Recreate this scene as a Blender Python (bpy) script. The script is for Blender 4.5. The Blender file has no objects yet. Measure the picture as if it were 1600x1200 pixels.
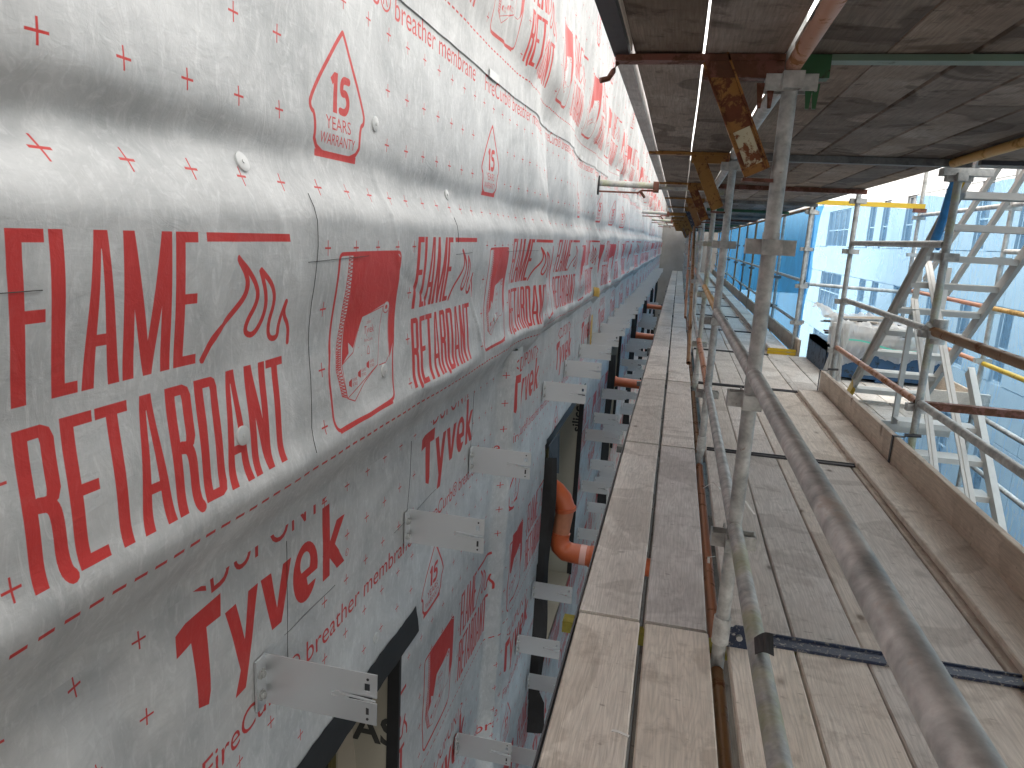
import bpy, math, random
import numpy as np
from mathutils import Matrix, Vector
random.seed(7)
SC = bpy.context.scene
COL = SC.collection
# ------------------------------------------------------------------ camera
cam_d = bpy.data.cameras.new("camera"); cam = bpy.data.objects.new("camera", cam_d); COL.objects.link(cam)
cam_d.sensor_fit = 'HORIZONTAL'; cam_d.sensor_width = 36; cam_d.lens = 1110/1600*36
cam_d.clip_start = 0.02; cam_d.clip_end = 500
RT = ((0.97261565, 0.2261718, 0.05352669), (-0.09806629, 0.19055311, 0.97676636), (-0.21071733, 0.95526741, -0.20751477))
m = Matrix.Identity(4)
for i in range(3):
    m[i][0] = RT[0][i]; m[i][1] = RT[1][i]; m[i][2] = -RT[2][i]
cam.matrix_world = m
SC.camera = cam
# ------------------------------------------------------------------ world, sun, exposure
W = bpy.data.worlds.new("World"); SC.world = W; W.use_nodes = True
nt = W.node_tree; nt.nodes.clear()
sky = nt.nodes.new("ShaderNodeTexSky"); sky.sky_type = 'NISHITA'; sky.sun_disc = False
SUN_EL, SUN_ROT = 52, 285
sky.sun_elevation = math.radians(SUN_EL); sky.sun_rotation = math.radians(SUN_ROT)
sky.air_density = 1.6; sky.dust_density = 6.0; sky.ozone_density = 1.0
hs = nt.nodes.new("ShaderNodeHueSaturation"); hs.inputs['Saturation'].default_value = 0.08
bg = nt.nodes.new("ShaderNodeBackground"); bg.inputs['Strength'].default_value = 0.15
wo = nt.nodes.new("ShaderNodeOutputWorld")
nt.links.new(sky.outputs[0], hs.inputs['Color']); wm = nt.nodes.new('ShaderNodeMix'); wm.data_type = 'RGBA'; wm.blend_type = 'MULTIPLY'; wm.inputs[0].default_value = 1; wm.inputs[7].default_value = (1.0, .965, .915, 1)
nt.links.new(hs.outputs[0], wm.inputs[6]); nt.links.new(wm.outputs[2], bg.inputs[0]); nt.links.new(bg.outputs[0], wo.inputs[0])
sd = bpy.data.lights.new("sun", 'SUN'); sd.energy = 0.7; sd.angle = math.radians(20); sd.color = (1, .97, .93)
so = bpy.data.objects.new("sun", sd); COL.objects.link(so)
az = math.radians(SUN_ROT)
dirv = Vector((math.sin(az)*math.cos(math.radians(SUN_EL)), math.cos(az)*math.cos(math.radians(SUN_EL)), math.sin(math.radians(SUN_EL))))
so.rotation_euler = dirv.to_track_quat('Z', 'Y').to_euler()
SC.view_settings.view_transform = 'Standard'; SC.view_settings.look = 'None'
SC.view_settings.gamma = 1; SC.view_settings.use_curve_mapping = False
SC.view_settings.exposure = 2.85
SC.render.engine = 'CYCLES'
SC.cycles.use_denoising = True
SC.cycles.max_bounces = 9; SC.cycles.diffuse_bounces = 6; SC.cycles.transparent_max_bounces = 16
SC.cycles.caustics_reflective = False; SC.cycles.caustics_refractive = False

# ------------------------------------------------------------------ helpers
class MB:
    def __init__(s): s.v = []; s.f = []; s.n = 0
    def add(s, v, f):
        s.v.extend([tuple(map(float, p)) for p in v]); s.f.extend([tuple(i+s.n for i in q) for q in f]); s.n = len(s.v)
    def box(s, a, b, rot=None, c=None):
        x0, y0, z0 = a; x1, y1, z1 = b
        v = [(x0,y0,z0),(x1,y0,z0),(x1,y1,z0),(x0,y1,z0),(x0,y0,z1),(x1,y0,z1),(x1,y1,z1),(x0,y1,z1)]
        if rot is not None: v = [tuple(rot @ (Vector(p)-Vector(c)) + Vector(c)) for p in v]
        s.add(v, [(0,3,2,1),(4,5,6,7),(0,1,5,4),(1,2,6,5),(2,3,7,6),(3,0,4,7)])
    def bar(s, p0, p1, w, h, up=(0,0,1)):
        """rectangular bar from p0 to p1, w across, h along 'up'"""
        p0 = Vector(p0); p1 = Vector(p1); d = (p1-p0).normalized(); up = Vector(up)
        sx = d.cross(up).normalized(); u = sx.cross(d).normalized()
        v = []
        for p in (p0, p1):
            for a, b in ((-1,-1),(1,-1),(1,1),(-1,1)): v.append(p + sx*a*w/2 + u*b*h/2)
        s.add(v, [(0,1,2,3),(7,6,5,4),(0,4,5,1),(1,5,6,2),(2,6,7,3),(3,7,4,0)])
    def tube(s, pts, r, n=14, hollow=False):
        pts = [Vector(p) for p in pts]; rings = []
        for i, p in enumerate(pts):
            if i == 0: d = pts[1]-pts[0]
            elif i == len(pts)-1: d = pts[-1]-pts[-2]
            else: d = (pts[i+1]-pts[i]).normalized() + (pts[i]-pts[i-1]).normalized()
            d.normalize()
            ref = Vector((0,0,1)) if abs(d.z) < .9 else Vector((1,0,0))
            a = d.cross(ref).normalized(); b = a.cross(d).normalized()
            rr = r[i] if isinstance(r, (list, tuple)) else r
            rings.append([p + (a*math.cos(2*math.pi*k/n) + b*math.sin(2*math.pi*k/n))*rr for k in range(n)])
        v = [q for ring in rings for q in ring]; f = []
        for i in range(len(pts)-1):
            for k in range(n):
                k2 = (k+1) % n; f.append((i*n+k, i*n+k2, (i+1)*n+k2, (i+1)*n+k))
        L = len(pts)-1
        if hollow:   # open bore: a dark recessed inner wall at both ends
            o = len(v)
            for e, sgn in ((0, 1), (L, -1)):
                dd = (pts[1]-pts[0]).normalized() if e == 0 else (pts[-2]-pts[-1]).normalized()
                c = pts[e]
                for q in rings[e]: v.append(c + (q-c)*.84)
                for q in rings[e]: v.append(c + (q-c)*.84 + dd*.06)
            for j, e in enumerate((0, L)):
                b0 = o + j*2*n
                for k in range(n):
                    k2 = (k+1) % n
                    f.append((e*n+k, b0+k, b0+k2, e*n+k2)); f.append((b0+k, b0+n+k, b0+n+k2, b0+k2))
                f.append(tuple(b0+n+k for k in range(n)))
        else:
            f.append(tuple(range(n-1, -1, -1))); f.append(tuple(L*n+k for k in range(n)))
        s.add(v, f)
    def prism(s, poly, axis, a, b):
        """extrude 2-D poly along axis ('x','y','z') from a to b"""
        def P(q, t):
            if axis == 'x': return (t, q[0], q[1])
            if axis == 'y': return (q[0], t, q[1])
            return (q[0], q[1], t)
        n = len(poly); v = [P(q, a) for q in poly] + [P(q, b) for q in poly]
        f = [tuple(range(n)), tuple(range(2*n-1, n-1, -1))] + [(i, i+n, (i+1) % n+n, (i+1) % n) for i in range(n)]
        s.add(v, f)
    def mesh(s, name, mat, smooth=False, origin=(0,0,0)):
        me = bpy.data.meshes.new(name); o = origin
        me.from_pydata([(p[0]-o[0], p[1]-o[1], p[2]-o[2]) for p in s.v], [], s.f)
        import bmesh
        b = bmesh.new(); b.from_mesh(me); bmesh.ops.recalc_face_normals(b, faces=b.faces); b.to_mesh(me); b.free()
        me.materials.append(mat)
        if smooth:
            me.polygons.foreach_set('use_smooth', [len(p.vertices) == 4 for p in me.polygons])
            me.set_sharp_from_angle(angle=math.radians(40))
        return me
def wloc(o):
    p = Vector(o.location); q = o.parent
    while q: p = p + q.location; q = q.parent
    return p
def link(name, me, loc, parent=None, label=None):
    o = bpy.data.objects.new(name, me); COL.objects.link(o)
    if parent: o.parent = parent; o.location = Vector(loc) - wloc(parent)
    else: o.location = loc
    if label: o['label'] = label
    return o
def part(name, mb, mat, parent, smooth=False, origin=None, label=None):
    if origin is None:
        c = np.array(mb.v); origin = tuple((c.min(0)+c.max(0))/2)
    return link(name, mb.mesh(name, mat, smooth, origin), origin, parent, label)
def thing(name, label, cat, loc=(0,0,0), group=None, kind=None):
    o = bpy.data.objects.new(name, None); COL.objects.link(o); o.location = loc; o.empty_display_size = .1
    if label: o['label'] = label
    if cat: o['category'] = cat
    if group: o['group'] = group
    if kind: o['kind'] = kind
    return o
def single(name, mb, mat, label, cat=None, smooth=False, kind=None, group=None):
    c = np.array(mb.v); origin = tuple((c.min(0)+c.max(0))/2)
    o = link(name, mb.mesh(name, mat, smooth, origin), origin, None, label)
    if cat: o['category'] = cat
    if kind: o['kind'] = kind
    if group: o['group'] = group
    return o
# value noise
_rs = np.random.RandomState(11); _T = _rs.rand(256, 256)
def vn(x, y):
    xi = np.floor(x).astype(int); yi = np.floor(y).astype(int); fx = x-xi; fy = y-yi
    fx = fx*fx*fx*(fx*(fx*6-15)+10); fy = fy*fy*fy*(fy*(fy*6-15)+10)
    a = _T[xi % 256, yi % 256]; b = _T[(xi+1) % 256, yi % 256]; c = _T[xi % 256, (yi+1) % 256]; d = _T[(xi+1) % 256, (yi+1) % 256]
    return (a*(1-fx)+b*fx)*(1-fy)+(c*(1-fx)+d*fx)*fy - .5
def fbm(x, y, o=3):
    s = 0; a = 1
    for k in range(o): s = s + a*vn(x*2**k+17*k, y*2**k+5*k); a *= .5
    return s
def ss(a, b, x): t = np.clip((x-a)/(b-a), 0, 1); return t*t*(3-2*t)

# ------------------------------------------------------------------ materials
def newmat(name):
    mt = bpy.data.materials.new(name); mt.use_nodes = True; n = mt.node_tree
    b = n.nodes['Principled BSDF']; return mt, n, b
def nd(n, t, **k):
    o = n.nodes.new(t)
    for a, v in k.items():
        if a in o.inputs.keys(): o.inputs[a].default_value = v
        else: setattr(o, a, v)
    return o
def ocoord(n, scale=(1,1,1), rnd=True):
    tc = nd(n, 'ShaderNodeTexCoord'); mp = nd(n, 'ShaderNodeMapping'); mp.inputs['Scale'].default_value = scale
    if rnd:
        oi = nd(n, 'ShaderNodeObjectInfo'); ml = nd(n, 'ShaderNodeVectorMath', operation='SCALE')
        cb = nd(n, 'ShaderNodeCombineXYZ'); n.links.new(oi.outputs['Random'], cb.inputs[0]); n.links.new(oi.outputs['Random'], cb.inputs[1]); n.links.new(oi.outputs['Random'], cb.inputs[2])
        n.links.new(cb.outputs[0], ml.inputs[0]); ml.inputs['Scale'].default_value = 57.0
        ad = nd(n, 'ShaderNodeVectorMath', operation='ADD'); n.links.new(tc.outputs['Object'], ad.inputs[0]); n.links.new(ml.outputs[0], ad.inputs[1])
        n.links.new(ad.outputs[0], mp.inputs['Vector'])
    else: n.links.new(tc.outputs['Object'], mp.inputs['Vector'])
    return mp.outputs[0]
def noise(n, vec, scale, detail=4, rough=.6, dist=0):
    t = nd(n, 'ShaderNodeTexNoise'); t.inputs['Scale'].default_value = scale; t.inputs['Detail'].default_value = detail
    t.inputs['Roughness'].default_value = rough; t.inputs['Distortion'].default_value = dist
    if vec is not None: n.links.new(vec, t.inputs['Vector'])
    return t.outputs['Fac']
def ramp(n, fac, stops):
    r = nd(n, 'ShaderNodeValToRGB'); cr = r.color_ramp
    while len(cr.elements) < len(stops): cr.elements.new(.5)
    for e, (p, c) in zip(cr.elements, stops):
        e.position = p; e.color = (c, c, c, 1) if not isinstance(c, tuple) else (*c, 1)
    n.links.new(fac, r.inputs[0]); return r.outputs[0]
def mix(n, f, a, b, blend='MIX'):
    x = nd(n, 'ShaderNodeMix', data_type='RGBA', blend_type=blend)
    for s_, v in ((x.inputs[0], f), (x.inputs[6], a), (x.inputs[7], b)):
        if hasattr(v, 'links') or hasattr(v, 'is_linked'): n.links.new(v, s_)
        else: s_.default_value = v if not isinstance(v, tuple) else (*v, 1)
    return x.outputs[2]
def bump(n, b, h, strength=.3, dist=.002):
    bp = nd(n, 'ShaderNodeBump'); bp.inputs['Strength'].default_value = strength; bp.inputs['Distance'].default_value = dist
    n.links.new(h, bp.inputs['Height']); n.links.new(bp.outputs[0], b.inputs['Normal']); return bp
def rgbmul(c, k): return tuple(x*k for x in c)

def mat_plain(name, c, rough=.6, metal=0, var=.12, nscale=6, bmp=.15, bs=80):
    mt, n, b = newmat(name); v = ocoord(n)
    f = noise(n, v, nscale, 5)
    n.links.new(mix(n, f, rgbmul(c, 1-var*1.6), rgbmul(c, 1+var*1.6)), b.inputs['Base Color'])
    b.inputs['Roughness'].default_value = rough; b.inputs['Metallic'].default_value = metal
    if bmp: bump(n, b, noise(n, v, bs, 3), bmp, .001)
    return mt
def mat_wood(name, c1, c2, dark, stain=.5, vspan=.30):
    mt, n, b = newmat(name)
    v = ocoord(n)
    # a knotty, flat-sawn grain: distorted distance bands, long in y
    vs = nd(n, 'ShaderNodeMapping'); vs.inputs['Scale'].default_value = (1, .045, 1); n.links.new(v, vs.inputs['Vector'])
    fine = noise(n, vs.outputs[0], 160, 4, .65)
    vm = nd(n, 'ShaderNodeMapping'); vm.inputs['Scale'].default_value = (1, .10, 1); n.links.new(v, vm.inputs['Vector'])
    field = noise(n, vm.outputs[0], 9, 2, .45)
    wv = nd(n, 'ShaderNodeMath', operation='MULTIPLY'); n.links.new(field, wv.inputs[0]); wv.inputs[1].default_value = 150
    sn = nd(n, 'ShaderNodeMath', operation='SINE'); n.links.new(wv.outputs[0], sn.inputs[0])
    rg = nd(n, 'ShaderNodeMapRange'); n.links.new(sn.outputs[0], rg.inputs[0]); rg.inputs[1].default_value = -1; rg.inputs[2].default_value = 1
    blot = noise(n, v, 2.3, 5, .6, .4)
    blot2 = noise(n, v, 9, 5, .7, .2)
    col = mix(n, ramp(n, blot, [(.30, 0.), (.70, 1.)]), c1, c2)
    col = mix(n, ramp(n, fine, [(.38, .45), (.60, 0.)]), col, rgbmul(c1, .62))
    r2 = ramp(n, rg.outputs[0], [(.0, .30), (.4, .06), (1., 0.)])
    col = mix(n, r2, col, rgbmul(c2, .55))
    # stains
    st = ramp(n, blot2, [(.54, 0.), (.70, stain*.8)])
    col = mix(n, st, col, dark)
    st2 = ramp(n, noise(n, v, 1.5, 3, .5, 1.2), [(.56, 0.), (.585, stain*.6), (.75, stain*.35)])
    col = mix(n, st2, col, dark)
    # knots
    vk = nd(n, 'ShaderNodeMapping'); vk.inputs['Scale'].default_value = (1, .6, .3); n.links.new(v, vk.inputs['Vector'])
    vo = nd(n, 'ShaderNodeTexVoronoi'); vo.inputs['Scale'].default_value = 4.2; n.links.new(vk.outputs[0], vo.inputs['Vector'])
    kn = ramp(n, vo.outputs['Distance'], [(.035, .85), (.075, .25), (.12, 0.)])
    col = mix(n, kn, col, rgbmul(dark, .7))
    # short scuffs
    vf = nd(n, 'ShaderNodeMapping'); vf.inputs['Scale'].default_value = (.35, 1, 1); vf.inputs['Rotation'].default_value = (0, 0, .35); n.links.new(v, vf.inputs['Vector'])
    sc = ramp(n, noise(n, vf.outputs[0], 46, 2, .5), [(.69, 0.), (.76, .5)])
    col = mix(n, sc, col, rgbmul(dark, .8))
    # whole-board tint
    oi = nd(n, 'ShaderNodeObjectInfo'); hv = nd(n, 'ShaderNodeHueSaturation')
    mr = nd(n, 'ShaderNodeMapRange'); n.links.new(oi.outputs['Random'], mr.inputs[0]); mr.inputs[3].default_value = 1.14-vspan; mr.inputs[4].default_value = 1.14
    n.links.new(mr.outputs[0], hv.inputs['Value']); n.links.new(col, hv.inputs['Color'])
    mr2 = nd(n, 'ShaderNodeMapRange'); 
    fr = nd(n, 'ShaderNodeMath', operation='MULTIPLY'); n.links.new(oi.outputs['Random'], fr.inputs[0]); fr.inputs[1].default_value = 13.7
    fr2 = nd(n, 'ShaderNodeMath', operation='FRACT'); n.links.new(fr.outputs[0], fr2.inputs[0]); n.links.new(fr2.outputs[0], mr2.inputs[0])
    mr2.inputs[3].default_value = .65; mr2.inputs[4].default_value = 1.15; n.links.new(mr2.outputs[0], hv.inputs['Saturation'])
    n.links.new(hv.outputs[0], b.inputs['Base Color']); b.inputs['Roughness'].default_value = .85
    b.inputs['Specular IOR Level'].default_value = .25
    hsum = nd(n, 'ShaderNodeMath', operation='ADD'); n.links.new(fine, hsum.inputs[0]); n.links.new(r2, hsum.inputs[1])
    bump(n, b, hsum.outputs[0], .45, .0018)
    return mt
def mat_galv(name, base=.30, splat=.5, moss=0.):
    mt, n, b = newmat(name); v = ocoord(n)
    f = noise(n, v, 14, 6, .65, .3)
    col = mix(n, ramp(n, f, [(.3, 0.), (.7, 1.)]), (base*.48, base*.51, base*.50), (base*1.35, base*1.37, base*1.33))
    vo = nd(n, 'ShaderNodeTexVoronoi'); vo.inputs['Scale'].default_value = 60; n.links.new(v, vo.inputs['Vector'])
    col = mix(n, ramp(n, vo.outputs['Distance'], [(.1, .25), (.5, 0.)]), col, (base*.5, base*.52, base*.54))
    sp = ramp(n, noise(n, v, 6, 6, .72, .6), [(.60, 0.), (.66, splat)])
    col = mix(n, sp, col, (.46, .42, .37))
    ru = ramp(n, noise(n, v, 11, 5, .7), [(.68, 0.), (.74, .7)])
    col = mix(n, ru, col, (.16, .07, .03))
    if moss: col = mix(n, ramp(n, noise(n, v, 7, 4), [(.45, 0.), (.62, moss)]), col, (.26, .28, .10))
    n.links.new(col, b.inputs['Base Color'])
    mm = nd(n, 'ShaderNodeMath', operation='SUBTRACT'); mm.inputs[0].default_value = .32; n.links.new(sp, mm.inputs[1])
    n.links.new(mm.outputs[0], b.inputs['Metallic'])
    n.links.new(ramp(n, f, [(.2, .42), (.8, .66)]), b.inputs['Roughness'])
    bump(n, b, noise(n, v, 90, 4, .7), .35, .0012)
    return mt
def mat_rusty(name, paint, rust=(.17, .065, .025), amt=.5, sc=9):
    mt, n, b = newmat(name); v = ocoord(n)
    f = noise(n, v, sc, 7, .72, .3)
    r = ramp(n, f, [(amt-.03, 1.), (amt+.03, 0.)])
    p = mix(n, noise(n, v, 4, 3), rgbmul(paint, .75), rgbmul(paint, 1.2))
    rr = mix(n, noise(n, v, 30, 4), rgbmul(rust, .5), rgbmul(rust, 1.5))
    n.links.new(mix(n, r, p, rr), b.inputs['Base Color']); n.links.new(ramp(n, r, [(0, .45), (1, .9)]), b.inputs['Roughness'])
    bump(n, b, f, .4, .002); return mt

M = {}
M['wood'] = mat_wood('scaffold_board_wood', (.68, .615, .54), (.82, .765, .69), (.25, .20, .155), .48)
M['wood_grey'] = mat_wood('weathered_grey_wood', (.55, .51, .48), (.70, .67, .64), (.20, .17, .15), .4)
M['wood_under'] = mat_wood('shaded_stained_board_wood', (.20, .150, .115), (.40, .335, .275), (.060, .040, .026), .95, .55)  # same boards as the walkway, stained, with underside shade darkened into the colour
M['wood_brown'] = mat_wood('brown_board_wood', (.60, .51, .42), (.70, .61, .51), (.25, .19, .14), .4)
M['galv'] = mat_galv('galvanised_steel', .47, .35)
M['galv_dirty'] = mat_galv('cement_splashed_steel', .54, .8)
M['galv_moss'] = mat_galv('greenish_steel', .48, .5, .55)
M['galv_dark'] = mat_galv('dull_steel', .16, .2)
M['rust_brown'] = mat_rusty('brown_painted_tube', (.24, .125, .045), amt=.42)
M['rust_orange'] = mat_rusty('orange_tube', (.50, .21, .10), (.23, .10, .045), .40)
M['rust_pink'] = mat_rusty('pinkish_primed_tube', (.46, .25, .17), (.28, .12, .04), .45)
M['ochre'] = mat_rusty('ochre_bracket_paint', (.27, .125, .022), (.10, .032, .014), .42, 14)
M['ochre_rusty'] = mat_rusty('rusty_ochre_paint', (.27, .125, .025), (.12, .038, .016), .50, 16)
M['ochre_worn'] = mat_rusty('ochre_worn_paint', (.28, .14, .028), (.12, .04, .016), .44, 14)
M['cream_worn'] = mat_rusty('worn_cream_paint', (.50, .47, .33), (.16, .055, .02), .50, 18)
M['rust_dark'] = mat_rusty('rusted_channel', (.17, .06, .04), (.10, .04, .02), .5)
M['green'] = mat_rusty('green_painted_steel', (.03, .11, .045), (.05, .05, .03), .40)
M['green_pale'] = mat_rusty('pale_green_steel', (.13, .20, .15), (.07, .07, .05), .36)
M['yellow'] = mat_rusty('yellow_paint', (.62, .42, .02), (.28, .16, .04), .36)
M['yellow_tube'] = mat_rusty('yellow_brown_tube', (.60, .36, .10), (.35, .20, .05), .42, 5)
M['moss'] = mat_plain('moss_yellow_steel', (.30, .27, .05), .9, 0, .4, 30, .5)
M['navy'] = mat_rusty('navy_painted_steel', (.018, .03, .065), (.34, .33, .31), .42, 60)
M['steel_dark'] = mat_plain('dark_steel', (.05, .05, .055), .5, .4, .3, 30)
M['alu'] = mat_plain('brushed_aluminium', (.62, .645, .66), .40, .8, .05, 3, .08, 200)
M['alu_stair'] = mat_plain('dull_aluminium', (.46, .46, .44), .55, .15, .15, 8, .2, 60)
M['alu_white'] = mat_plain('white_aluminium', (.56, .55, .52), .5, .1, .12, 12, .2, 60)
M['black'] = mat_plain('black_membrane_strip', (.012, .012, .013), .55, 0, .4, 14, .5, 30)
M['beige'] = mat_plain('beige_sheathing_board', (.44, .41, .33), .8, 0, .06, 3, .1)
M['beige2'] = mat_plain('pale_mastic', (.55, .50, .41), .6, 0, .05, 3, .1)
M['olive'] = mat_plain('olive_frame', (.10, .085, .022), .7, 0, .2, 3)
M['void'] = mat_plain('dark_room', (.03, .028, .02), .9, 0, .2, 3, 0)
M['ink'] = mat_plain('grey_ink', (.05, .05, .045), .9, 0, .1, 3, 0)
M['pvc'] = mat_plain('orange_pvc', (.56, .125, .045), .33, 0, .06, 5, .05)
M['pvc_dusty'] = mat_plain('dusty_orange_pvc', (.50, .20, .11), .6, 0, .15, 20, .1)
M['clear_tape'] = mat_plain('pink_label', (.75, .42, .36), .3, 0, .05, 9, 0)
M['ytape'] = mat_plain('yellow_tape', (.60, .34, .015), .5, 0, .1, 9, .1)
M['white_pl'] = mat_plain('white_plastic', (.80, .79, .76), .4, 0, .05, 9, .05)
M['disc'] = mat_plain('translucent_disc', (.47, .48, .475), .35, 0, .04, 9, .05)
M['teal'] = mat_plain('mint_strap', (.12, .55, .42), .5, 0, .1, 9, .1)
M['blue_steel'] = mat_rusty('blue_stillage_paint', (.012, .06, .14), (.02, .03, .04), .42)
M['panel'] = mat_plain('white_cladding_panel', (.28, .29, .29), .6, 0, .08, .6, .05)
M['joint'] = mat_plain('dark_joint', (.16, .17, .18), .8, 0, .1, 2, 0)
M['glass'] = mat_plain('dark_window_glass', (.05, .06, .07), .12, 0, .2, 1, 0)
M['frame'] = mat_plain('grey_window_frame', (.30, .32, .33), .5, 0, .05, 2, 0)
M['asphalt'] = mat_plain('asphalt', (.06, .06, .062), .9, 0, .25, 3, .3)
M['concrete'] = mat_plain('concrete', (.26, .25, .235), .9, 0, .2, 2, .3)

def mat_net(name, trans, body, fac, seed=0., fold=.25):
    mt, n, b = newmat(name); n.nodes.remove(b)
    out = [x for x in n.nodes if x.type == 'OUTPUT_MATERIAL'][0]
    v = ocoord(n, (1, 1, 1))
    tr = nd(n, 'ShaderNodeBsdfTransparent'); tr.inputs[0].default_value = (*trans, 1)
    df = nd(n, 'ShaderNodeBsdfDiffuse'); tl = nd(n, 'ShaderNodeBsdfTranslucent')
    c = mix(n, noise(n, v, .8, 3), rgbmul(body, .8), rgbmul(body, 1.15))
    n.links.new(c, df.inputs[0]); n.links.new(c, tl.inputs[0])
    m1 = nd(n, 'ShaderNodeMixShader'); m1.inputs[0].default_value = .6
    n.links.new(df.outputs[0], m1.inputs[1]); n.links.new(tl.outputs[0], m1.inputs[2])
    m2 = nd(n, 'ShaderNodeMixShader')
    vf = nd(n, 'ShaderNodeMapping'); vf.inputs['Scale'].default_value = (1, 1, .28); vf.inputs['Rotation'].default_value = (.5, 0, 0); n.links.new(v, vf.inputs['Vector'])
    f = noise(n, vf.outputs[0], 5, 4, .65, .8)
    fr = ramp(n, f, [(.3, fac-fold*.3), (.62, fac), (.74, min(1, fac+fold))])
    n.links.new(fr, m2.inputs[0]); n.links.new(tr.outputs[0], m2.inputs[1]); n.links.new(m1.outputs[0], m2.inputs[2])
    n.links.new(m2.outputs[0], out.inputs['Surface']); return mt
M['net_dense'] = mat_net('dense_blue_net', (.42, .70, .92), (.05, .40, .86), .50)
M['net'] = mat_net('light_blue_net', (.55, .77, .93), (.18, .43, .76), .38)
M['film'] = mat_net('clear_polythene', (.95, .95, .95), (.80, .79, .77), .72, fold=.28)

# ------------------------------------------------------------------ printed pattern, drawn in code (flat print on the membrane)
PU, PV0, PH = 1.6, -.82, 2.02           # period along the wall, bottom of tile, tile height (metres)
TW, TH = 2240, 2828
INK = np.zeros((TH, TW), np.float32)    # row 0 = bottom
def X2(u): return (np.asarray(u, float))/PU*TW
def Y2(z): return (np.asarray(z, float)-PV0)/PH*TH
def fill(contours, erase=False, ang=None):
    """contours: closed outlines in metres (u, z); even-odd, 3x supersampled; wraps in u"""
    S = 3
    cs = [np.stack([X2([p[0] for p in c]), Y2([p[1] for p in c])], 1) for c in contours]
    al = np.concatenate(cs); x0 = int(np.floor(al[:,0].min()))-1; x1 = int(np.ceil(al[:,0].max()))+2
    y0 = max(0, int(np.floor(al[:,1].min()))-1); y1 = min(TH, int(np.ceil(al[:,1].max()))+2)
    if y1 <= y0: return
    w = x1-x0; h = y1-y0; T = np.zeros((h*S, w*S+1), np.int32)
    for c in cs:
        n = len(c)
        for i in range(n):
            (ax, ay), (bx, by) = c[i], c[(i+1) % n]
            if ay == by: continue
            if ay > by: ax, ay, bx, by = bx, by, ax, ay
            r0 = int(np.ceil((ay-y0)*S-.5)); r1 = int(np.ceil((by-y0)*S-.5))
            r0 = max(r0, 0); r1 = min(r1, h*S)
            if r1 <= r0: continue
            rows = np.arange(r0, r1); yy = (rows+.5)/S+y0
            xx = ax+(bx-ax)*(yy-ay)/(by-ay)
            cc = np.clip(np.ceil((xx-x0)*S-.5).astype(int), 0, w*S)
            np.add.at(T, (rows, cc), 1)
    Mk = (np.cumsum(T, 1)[:, :w*S] % 2).reshape(h, S, w, S).mean((1, 3)).astype(np.float32)
    xi = np.arange(x0, x1) % TW
    if erase: INK[y0:y1, xi] = INK[y0:y1, xi]*(1-Mk)
    else: INK[y0:y1, xi] = np.maximum(INK[y0:y1, xi], Mk)
def stroke(pts, w, closed=False, erase=False):
    pts = [np.array(p, float) for p in pts]; n = len(pts)
    for i in range(n if closed else n-1):
        a, b = pts[i], pts[(i+1) % n]; d = b-a; L = np.hypot(*d)
        if L < 1e-6: continue
        d /= L; q = np.array([-d[1], d[0]])*w/2
        fill([[a+q, b+q, b-q, a-q]], erase)
        if closed or 0 < i: fill([[a+np.array([math.cos(t), math.sin(t)])*w/2 for t in np.linspace(0, 2*math.pi, 10, endpoint=False)]], erase)
def smooth(pts, k=4, closed=False):
    for _ in range(k and 2):
        o = []; n = len(pts)
        if not closed: o.append(pts[0])
        for i in range(n if closed else n-1):
            a = np.array(pts[i], float); b = np.array(pts[(i+1) % n], float)
            o += [tuple(a*.75+b*.25), tuple(a*.25+b*.75)]
        if not closed: o.append(pts[-1])
        pts = o
    return pts
def text_loops(s, offset=0., shear=0.):
    c = bpy.data.curves.new("print_text", 'FONT'); c.body = s; c.fill_mode = 'NONE'; c.offset = offset; c.shear = shear; c.resolution_u = 4
    o = bpy.data.objects.new("print_text", c); COL.objects.link(o); bpy.context.view_layer.update()
    me = o.evaluated_get(bpy.context.evaluated_depsgraph_get()).to_mesh()
    V = np.array([v.co[:2] for v in me.vertices]); nx = {}
    for e in me.edges:
        a, b_ = e.vertices; nx.setdefault(a, []).append(b_); nx.setdefault(b_, []).append(a)
    seen = set(); loops = []
    for st in nx:
        if st in seen: continue
        lp = [st]; seen.add(st); cur = st
        while True:
            nn = [q for q in nx[cur] if q not in seen]
            if not nn: break
            cur = nn[0]; seen.add(cur); lp.append(cur)
        if len(lp) > 2: loops.append(V[lp])
    o.evaluated_get(bpy.context.evaluated_depsgraph_get()).to_mesh_clear()
    bpy.data.objects.remove(o); bpy.data.curves.remove(c)
    return loops
def text(s, u0, z0, width, height, offset=0., shear=0.):
    """fit the text's box into (u0, z0)-(u0+width, z0+height); height is that of the whole ink box"""
    lp = text_loops(s, offset, shear); al = np.concatenate(lp); mn = al.min(0); mx = al.max(0)
    fill([[(u0+(p[0]-mn[0])/(mx[0]-mn[0])*width, z0+(p[1]-mn[1])/(mx[1]-mn[1])*height) for p in l] for l in lp])

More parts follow.
